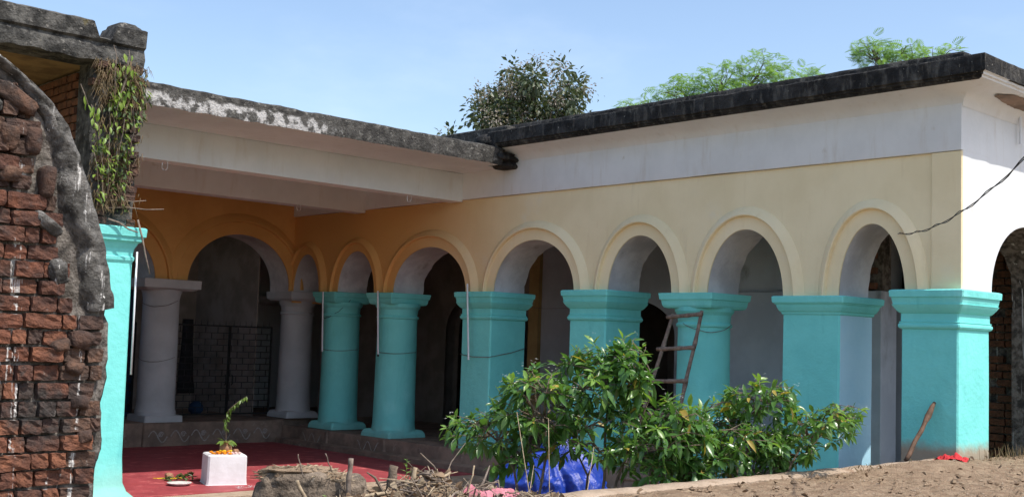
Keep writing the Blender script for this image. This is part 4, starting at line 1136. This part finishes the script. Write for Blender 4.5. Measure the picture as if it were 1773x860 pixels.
# pedestal and offerings
def offerings():
    a = math.radians(-22); cx, cy = 6.94, 12.16
    Rz = Matrix.Rotation(math.radians(-19), 3, 'Z')
    def W(x, y, z): p = Rz @ Vector((x, y, 0)); return (cx+p.x, cy+p.y, z)
    hx, hy = .222, .21
    m = MB(); rings = []
    for (z, o) in ((.02, .02), (.03, .006), (.1, .0), (.3, -.002), (.345, -.004), (.358, -.016), (.362, -.04)):
        ch = .02; r = []
        for (x, y) in ((-hx-o+ch, -hy-o), (hx+o-ch, -hy-o), (hx+o, -hy-o+ch), (hx+o, hy+o-ch), (hx+o-ch, hy+o), (-hx-o+ch, hy+o), (-hx-o, hy+o-ch), (-hx-o, -hy-o+ch)):
            r.append(W(x, y, z+.004*N(x*5, y*5, z)))
        rings.append(r)
    m.rings(rings); tag(m.build('pedestal', M['pedestal'], angle=35), 'whitewashed square block standing on the red floor', 'pedestal')
    px, py = cx-.0, cy-.02
    m = MB(); m.lathe(px+.0, py, [(.362, .03), (.37, .055), (.40, .075), (.44, .07), (.47, .045), (.485, .042), (.50, .055), (.498, .045), (.47, .03), (.43, .028)], 22)
    tag(m.build('clay_pot', M['clay'], smooth=True), 'small brown clay pot on the white block holding the sprig', 'pot')
    # sprig
    T = thing('leafy_sprig', (px, py, .44), 'curved leafy sprig standing in the clay pot', 'sprig')
    pts = [Vector((px, py, .44)), Vector((px-.01, py, .6)), Vector((px-.02, py-.0, .75)), Vector((px+.0, py-.02, .86)), Vector((px+.08, py-.07, .95)), Vector((px+.17, py-.12, 1.02))]
    m = MB(); m.tube(pts, [.005, .005, .004, .004, .003, .002], 5); m.build('stem', M['bark'], T)
    rnd = random.Random(5); lm = leaf_mesh('leaf', M['sprig'], .45, .3)[0]
    def lf(p, L_, d, par):
        o = bpy.data.objects.new('leaf', lm); COL.objects.link(o); o.matrix_basis = Matrix.Translation(p) @ (basis(d, rnd.uniform(-.6, .6)) @ Matrix.Scale(L_, 3)).to_4x4(); adopt(o, par)
    for k in range(64):
        t = .25+.75*k/64; q = t*5; i = min(4, int(q)); p = pts[i].lerp(pts[i+1], q-i)
        lf(p, rnd.uniform(.045, .065), Vector((rnd.uniform(-1, 1), rnd.uniform(-1, .6), -.9)), T)
    for k in range(9):
        a = k*.7; lf(Vector((px+.03*math.cos(a), py+.03*math.sin(a), .50)), rnd.uniform(.08, .12), Vector((math.cos(a), math.sin(a)-.3, rnd.uniform(-.7, .5))), T)
    # marigolds
    def flower(x, y, z, r, mt, lab, grp):
        bm = bmesh.new(); bmesh.ops.create_icosphere(bm, subdivisions=2, radius=r)
        for v in bm.verts: v.co *= 1+.22*math.sin(v.co.x*900)*math.cos(v.co.y*800+v.co.z*700); v.co.z *= .65
        me = bpy.data.meshes.new('flower'); bm.to_mesh(me); bm.free(); o = link('flower', me, mt); o.location = (x, y, z); tag(o, lab, 'flower', grp)
    for k in range(11):
        u = -.17+.028*k+rnd.uniform(-.006, .006); p = W(u*.75-.05, -.14+.05*math.sin(k*1.7)*.5, 0)
        flower(p[0], p[1], .362+.012+(.018 if k % 3 == 0 else 0), .021, M['marigold'], 'orange marigold head on the white block', 'orange marigold heads on the white block')
    for k in range(4):
        p = W(-.06+.035*k, -.07-.02*(k % 2), 0); flower(p[0], p[1], .395, .022, M['yellowf'], 'yellow flower head beside the clay pot', 'yellow flower heads beside the pot')
    for k in range(4):
        p = W(.02+.04*k, -.14-.012*(k % 2), 0); flower(p[0], p[1], .377, .02, M['pinkf'], 'pale petal tuft in front of the clay pot', 'pale petal tufts on the white block')
    p = W(.11, -.06, 0); lump('coconut_piece', (p[0], p[1], .392), (.035, .03, .025), M['clay'], None, 2, 2, .3); o = bpy.context.scene.objects['coconut_piece']; tag(o, 'brown husk piece at the right of the white block', 'husk')
    # plate and scraps on the floor
    m = MB(); m.lathe(6.41, 12.2, [(.026, .07), (.03, .1), (.052, .135), (.056, .135), (.045, .115), (.036, .08), (.035, .0005)], 30); tag(m.build('plate', M['plate'], smooth=True), 'pale round plate lying on the red floor', 'plate')
    T = thing('leaf_bundle', (6.62, 12.55, .03), 'withered green leaf bundle beside the white block', 'leaf bundle')
    m = MB()
    _, lv, l_f = leaf_mesh('leaf', M['sprig'], .4, .2)
    for k in range(60):
        t = rnd.random(); p = Vector((6.45+.33*t, 12.62-.1*t+rnd.uniform(-.04, .04), .04+.09*t*rnd.random())); R_ = basis(Vector((rnd.uniform(-1, 1), rnd.uniform(-1, 1), rnd.uniform(-.3, .5))), rnd.uniform(-1, 1)); L_ = rnd.uniform(.05, .09)
        m.add([p + R_ @ (Vector(v)*L_) for v in lv], l_f)
    o = m.build('foliage', M['vined'], T, normals=False); o['kind'] = 'stuff'
    for k in range(3):
        m = MB(); m.tube([(6.42+.03*k, 12.86-.05*k, .03), (6.66+.02*k, 12.62-.04*k, .05)], .004, 4)
        tag(m.build('incense_stick', M['yellowf']), 'thin yellow incense stick on the red floor', 'incense stick', 'yellow incense sticks on the floor')
    lump('husk', (6.62, 12.86, .05), (.05, .035, .03), M['clay'], None, 6, 2, .4); tag(bpy.context.scene.objects['husk'], 'small brown husk lying on the red floor near the leaf bundle', 'husk')
offerings()
# chalk pattern in front of the pedestal
m = MB(); rnd = random.Random(9)
for k in range(46):
    x, y = 6.85+rnd.uniform(-.02, .32), 11.66+rnd.uniform(-.07, .09); a = rnd.uniform(0, 6.28); L_ = rnd.uniform(.01, .035)
    d = Vector((math.cos(a), math.sin(a), 0)); s = Vector((-d.y, d.x, 0))*.005
    p = Vector((x, y, .034)); m.add([p-s, p+d*L_-s, p+d*L_+s, p+s], [(0, 1, 2, 3)])
tag(m.build('chalk_pattern', M['pedestal'], normals=False), 'scattered white chalk pattern on the floor before the white block', 'chalk pattern')

# ------------------------------------------------------------------ stump, rubble and twigs
def rubble():
    rnd = random.Random(17)
    T = thing('masonry_stump', (3.52, 5.3, .8), 'broken squat masonry stump topped with dry grass', 'stump')
    def chunk(name, c, s, mt, seed, amp, rz): return lump(name, c, s, mt, T, seed, 4, amp, (0, 0, rz))
    lump('earth_cap', (3.52, 5.345, 1.015), (.19, .125, .03), M['dirt'], T, 7., 4, .35, (0, 0, -.6))
    chunk('stump_body', (3.50, 5.36, .89), (.23, .17, .145), M['stumpm'], 2.2, .22, -.6)
    chunk('stump_body', (3.71, 5.22, .88), (.12, .13, .125), M['stumpm'], 5.2, .2, -.6)
    m = MB()
    for k in range(500):
        u, v = rnd.uniform(-1, 1), rnd.uniform(-1, 1)
        p = Vector((3.53, 5.34, 1.042)) + R0*u*.24 + F0*v*.12 + Vector((0, 0, -.05*u*u - .03*v*v + .012*rnd.random())); a = rnd.uniform(0, 6.28); L_ = rnd.uniform(.03, .08)
        q = p + Vector((math.cos(a)*L_, math.sin(a)*L_, rnd.uniform(-.01, .015)))
        m.tube([p, q], .0022, 3, cap=False)
    o = m.build('dry_grass', M['straw'], T); o['kind'] = 'stuff'
    # heap of twigs, straw and dead leaves
    def hgt(x, y):
        return .79 + mound(x, y)
    def place(k0):
        while True:
            x = rnd.uniform(3.05, 5.0); y = rnd.uniform(4.72, 5.3) if x > 3.95 else rnd.uniform(4.6, 5.16-.10*(x < 3.9))
            if rnd.random() < (.35 + .9*noise.noise((x*5+k0, y*5, k0)) + (.35 if x > 3.8 else .1)): return x, y
    for name, mt, n, r0, r1, l0, l1, kk in (('dry_twigs', M['straw2'], 200, .0025, .008, .06, .24, 1.), ('dry_twigs', M['bark'], 120, .003, .009, .05, .18, 7.), ('dry_straw', M['straw'], 330, .0015, .005, .05, .2, 3.)):
        m = MB()
        for k in range(n):
            x, y = place(kk); z = hgt(x, y) + rnd.uniform(-.005, .045); L_ = rnd.uniform(l0, l1); a = rnd.uniform(0, 6.28); el = rnd.gauss(.08, .18) if rnd.random() < .95 else rnd.uniform(.4, 1.)
            d = Vector((math.cos(a)*math.cos(el), math.sin(a)*math.cos(el), math.sin(el)))
            p = Vector((x, y, z)); md = p + d*L_*.5 + Vector((rnd.uniform(-.025, .025), rnd.uniform(-.025, .025), rnd.uniform(-.01, .03))); e = p + d*L_
            r = rnd.uniform(r0, r1); m.tube([p, md, e], [r, r*.85, r*.5], 5)
        tag(m.build(name, mt, smooth=False), kind='stuff')
    for mt, n, s0 in ((M['deadleaf'], 420, 2.), (M['straw'], 260, 5.), (M['straw2'], 200, 8.)):
        m = MB(); _, lv, lf = leaf_mesh('leaf', M['deadleaf'], .5, -.5, .9)
        for k in range(n):
            x, y = place(s0)
            p = Vector((x, y, hgt(x, y)+rnd.uniform(0, .05))); R_ = basis(Vector((rnd.uniform(-1, 1), rnd.uniform(-1, 1), rnd.uniform(-.5, .9))), rnd.uniform(-3, 3)); L_ = rnd.choice((.022, .03, .04, .062))*rnd.uniform(.7, 1.2)
            m.add([p + R_ @ (Vector(v)*L_) for v in lv], lf)
        tag(m.build('dead_leaves', mt, normals=False), kind='stuff')
    m = MB()
    for k in range(160):
        x, y = place(4.); r = rnd.uniform(.008, .03); c = Vector((x, y, hgt(x, y)+r*.3)); pts = []
        for q in ((1, 0, 0), (-1, 0, 0), (0, 1, 0), (0, -1, 0), (0, 0, .8), (0, 0, -.8)): pts.append(c + Vector(q)*r*rnd.uniform(.6, 1.4))
        m.add(pts, [(0, 2, 4), (2, 1, 4), (1, 3, 4), (3, 0, 4), (2, 0, 5), (1, 2, 5), (3, 1, 5), (0, 3, 5)])
    tag(m.build('clods', M['dirt'], normals=False), kind='stuff')
    # individual cut stems and sticks
    rows = [((3.62, 5.06, .86), (3.625, 5.06, 1.115), .014, 'upright cut stem with a pale round end in the twig heap', M['straw2']),
            ((3.86, 5.02, .86), (3.88, 5.02, 1.07), .026, 'thick gnarled stub beside the upright cut stem', M['bark']),
            ((3.93, 4.98, .85), (4.0, 4.98, 1.06), .013, 'splintered pale stake in the middle of the twig heap', M['straw']),
            ((4.05, 4.98, .85), (4.075, 4.98, 1.04), .016, 'brown stub right of the splintered stake', M['straw2']),
            ((3.86, 4.95, .86), (4.16, 4.88, 1.035), .008, 'long slanting dry stick across the twig heap', M['straw']),
            ((3.38, 5.02, .86), (3.30, 5.06, 1.02), .010, 'bent grey stick against the left of the stump', M['straw']),
            ((3.42, 4.96, .92), (3.78, 4.90, .95), .010, 'straw coloured stick lying in front of the stump', M['straw']),
            ((4.36, 4.98, .84), (4.42, 4.98, 1.05), .005, 'thin dry stem standing near the pink cloth', M['straw']),
            ((3.4, 5.15, 1.02), (3.36, 5.15, 1.14), .003, 'thin dark weed stalk on the left of the stump', M['straw2']),
            ((3.62, 5.2, 1.02), (3.56, 5.2, 1.13), .003, 'thin leaning weed stalk on the right of the stump', M['straw2'])]
    for (a, b, r, lab, mt) in rows:
        A_, B_ = Vector(a), Vector(b); q = MB(); n = 8
        q.tube([A_.lerp(B_, i/n) + Vector((.008*N(i*.6, a[0]*9), .008*N(i*.6, 3, a[0]), 0)) for i in range(n+1)], [r*(1+.25*N(i*1.1, a[0]*5)) for i in range(n+1)], 7)
        tag(q.build('stick', mt, smooth=True), lab, 'stick')
    # green weed sprigs
    for (x, y, z, lab) in ((3.38, 4.92, .86, 'small green weed in front of the stump'), (3.98, 5.04, 1.0, 'tiny yellow-green sprout above the twig heap')):
        q = MB(); l_m = leaf_mesh('leaf', M['leafy'], .45, .2); T2 = thing('weed', (x, y, z), lab, 'weed')
        q.tube([(x, y, z-.06), (x+.004, y, z+.10)], .002, 4); q.build('stem', M['leafy'], T2)
        for k in range(7):
            o = bpy.data.objects.new('leaf', l_m[0]); COL.objects.link(o); a = k*2.4
            o.matrix_basis = Matrix.Translation((x, y, z+.02+.012*k)) @ (basis(Vector((math.cos(a), math.sin(a), .5))) @ Matrix.Scale(.04-.003*k, 3)).to_4x4(); adopt(o, T2)
    # bare stems in front of the shrub
    for k, (x, y, dx, dz) in enumerate(((5.45, 5.5, -.22, .75), (5.62, 5.55, -.05, .7), (5.85, 5.5, .12, .5), (5.2, 5.4, .1, .42), (5.05, 5.35, -.1, .35))):
        q = MB(); q.tube([(x, y, .1), (x+dx*.3, y, .4+.4*dz), (x+dx, y, .55+dz)], [.005, .004, .002], 5)
        tag(q.build('dry_stem', M['straw'], smooth=True), 'thin bare straw coloured stem ' + ('leaning left before the blue tarpaulin', 'standing upright before the blue tarpaulin', 'leaning right at the right side of the blue tarpaulin', 'before the left edge of the large shrub', 'between the twig heap and the large shrub')[k], 'stem', 'bare stems in front of the large shrub')
    # pebbles and litter on the terrace
    m = MB()
    for k in range(900):
        x = rnd.uniform(4.6, 10.6); y = rnd.uniform(3.2, 5.0)
        r = rnd.uniform(.003, .010)*(1.6 if rnd.random() < .06 else 1)
        c = Vector((x, y, .793)); pts = []
        for q in ((1, 0, 0), (-1, 0, 0), (0, 1, 0), (0, -1, 0), (0, 0, .8), (0, 0, -.8)): pts.append(c + Vector(q)*r*rnd.uniform(.7, 1.4))
        m.add(pts, [(0, 2, 4), (2, 1, 4), (1, 3, 4), (3, 0, 4), (2, 0, 5), (1, 2, 5), (3, 1, 5), (0, 3, 5)])
    tag(m.build('gravel', M['kerb'], normals=False), kind='stuff')
    m = MB()
    for k in range(420):
        x = rnd.uniform(4.8, 11.4); y = rnd.uniform(3.3, 5.0); r = rnd.uniform(.008, .028)
        if N(x*2, y*2, 6) < -.15: continue
        c = Vector((x, y, .797+r*.2)); pts = []
        for q in ((1, 0, 0), (-1, 0, 0), (0, 1, 0), (0, -1, 0), (0, 0, .8), (0, 0, -.8)): pts.append(c + Vector(q)*r*rnd.uniform(.6, 1.5))
        m.add(pts, [(0, 2, 4), (2, 1, 4), (1, 3, 4), (3, 0, 4), (2, 0, 5), (1, 2, 5), (3, 1, 5), (0, 3, 5)])
    tag(m.build('clods', M['dirt'], normals=False), kind='stuff')
    m = MB()
    _, lv, lf = leaf_mesh('leaf', M['deadleaf'], .5, -.5, .9)
    for k in range(80):
        x = rnd.uniform(5, 11.4); y = 5.0 - abs(rnd.gauss(0, .6))
        R_ = basis(Vector((rnd.uniform(-1, 1), rnd.uniform(-1, 1), rnd.uniform(-.2, .5))), rnd.uniform(-3, 3)); L_ = rnd.uniform(.02, .05)
        m.add([Vector((x, y, .81)) + R_ @ (Vector(v)*L_) for v in lv], lf)
    tag(m.build('dead_leaves', M['deadleaf'], normals=False), kind='stuff')
    m = MB()
    for k in range(1500):
        x = rnd.uniform(4.6, 11.2); y = rnd.uniform(3.2, 5.05); a = rnd.uniform(0, 6.28); L_ = rnd.uniform(.02, .07)
        p = Vector((x, y, .795)); m.tube([p, p+Vector((math.cos(a)*L_, math.sin(a)*L_, rnd.uniform(0, .02)))], .0016, 3, cap=False)
    tag(m.build('straw_litter', M['straw'], normals=False), kind='stuff')
    m = MB()
    for k in range(420):
        t = rnd.random()
        if t < .5: x, y = rnd.uniform(10.75, 12.6), 4.95+rnd.uniform(-.12, .1)
        else: x, y = rnd.uniform(8.5, 10.35), 5.0+rnd.uniform(-.1, .15)
        h = rnd.uniform(.03, .13)*(1.2 if t < .5 else .5); dx, dy = rnd.uniform(-.04, .04), rnd.uniform(-.04, .04); p = Vector((x, y, .79))
        s = Vector((.003, 0, 0)); m.add([p-s, p+s, p+Vector((dx*.5, dy*.5, h*.7))+s*.7, p+Vector((dx, dy, h))], [(0, 1, 2), (0, 2, 3)])
    tag(m.build('grass', M['drygrass'], normals=False), kind='stuff')
rubble()
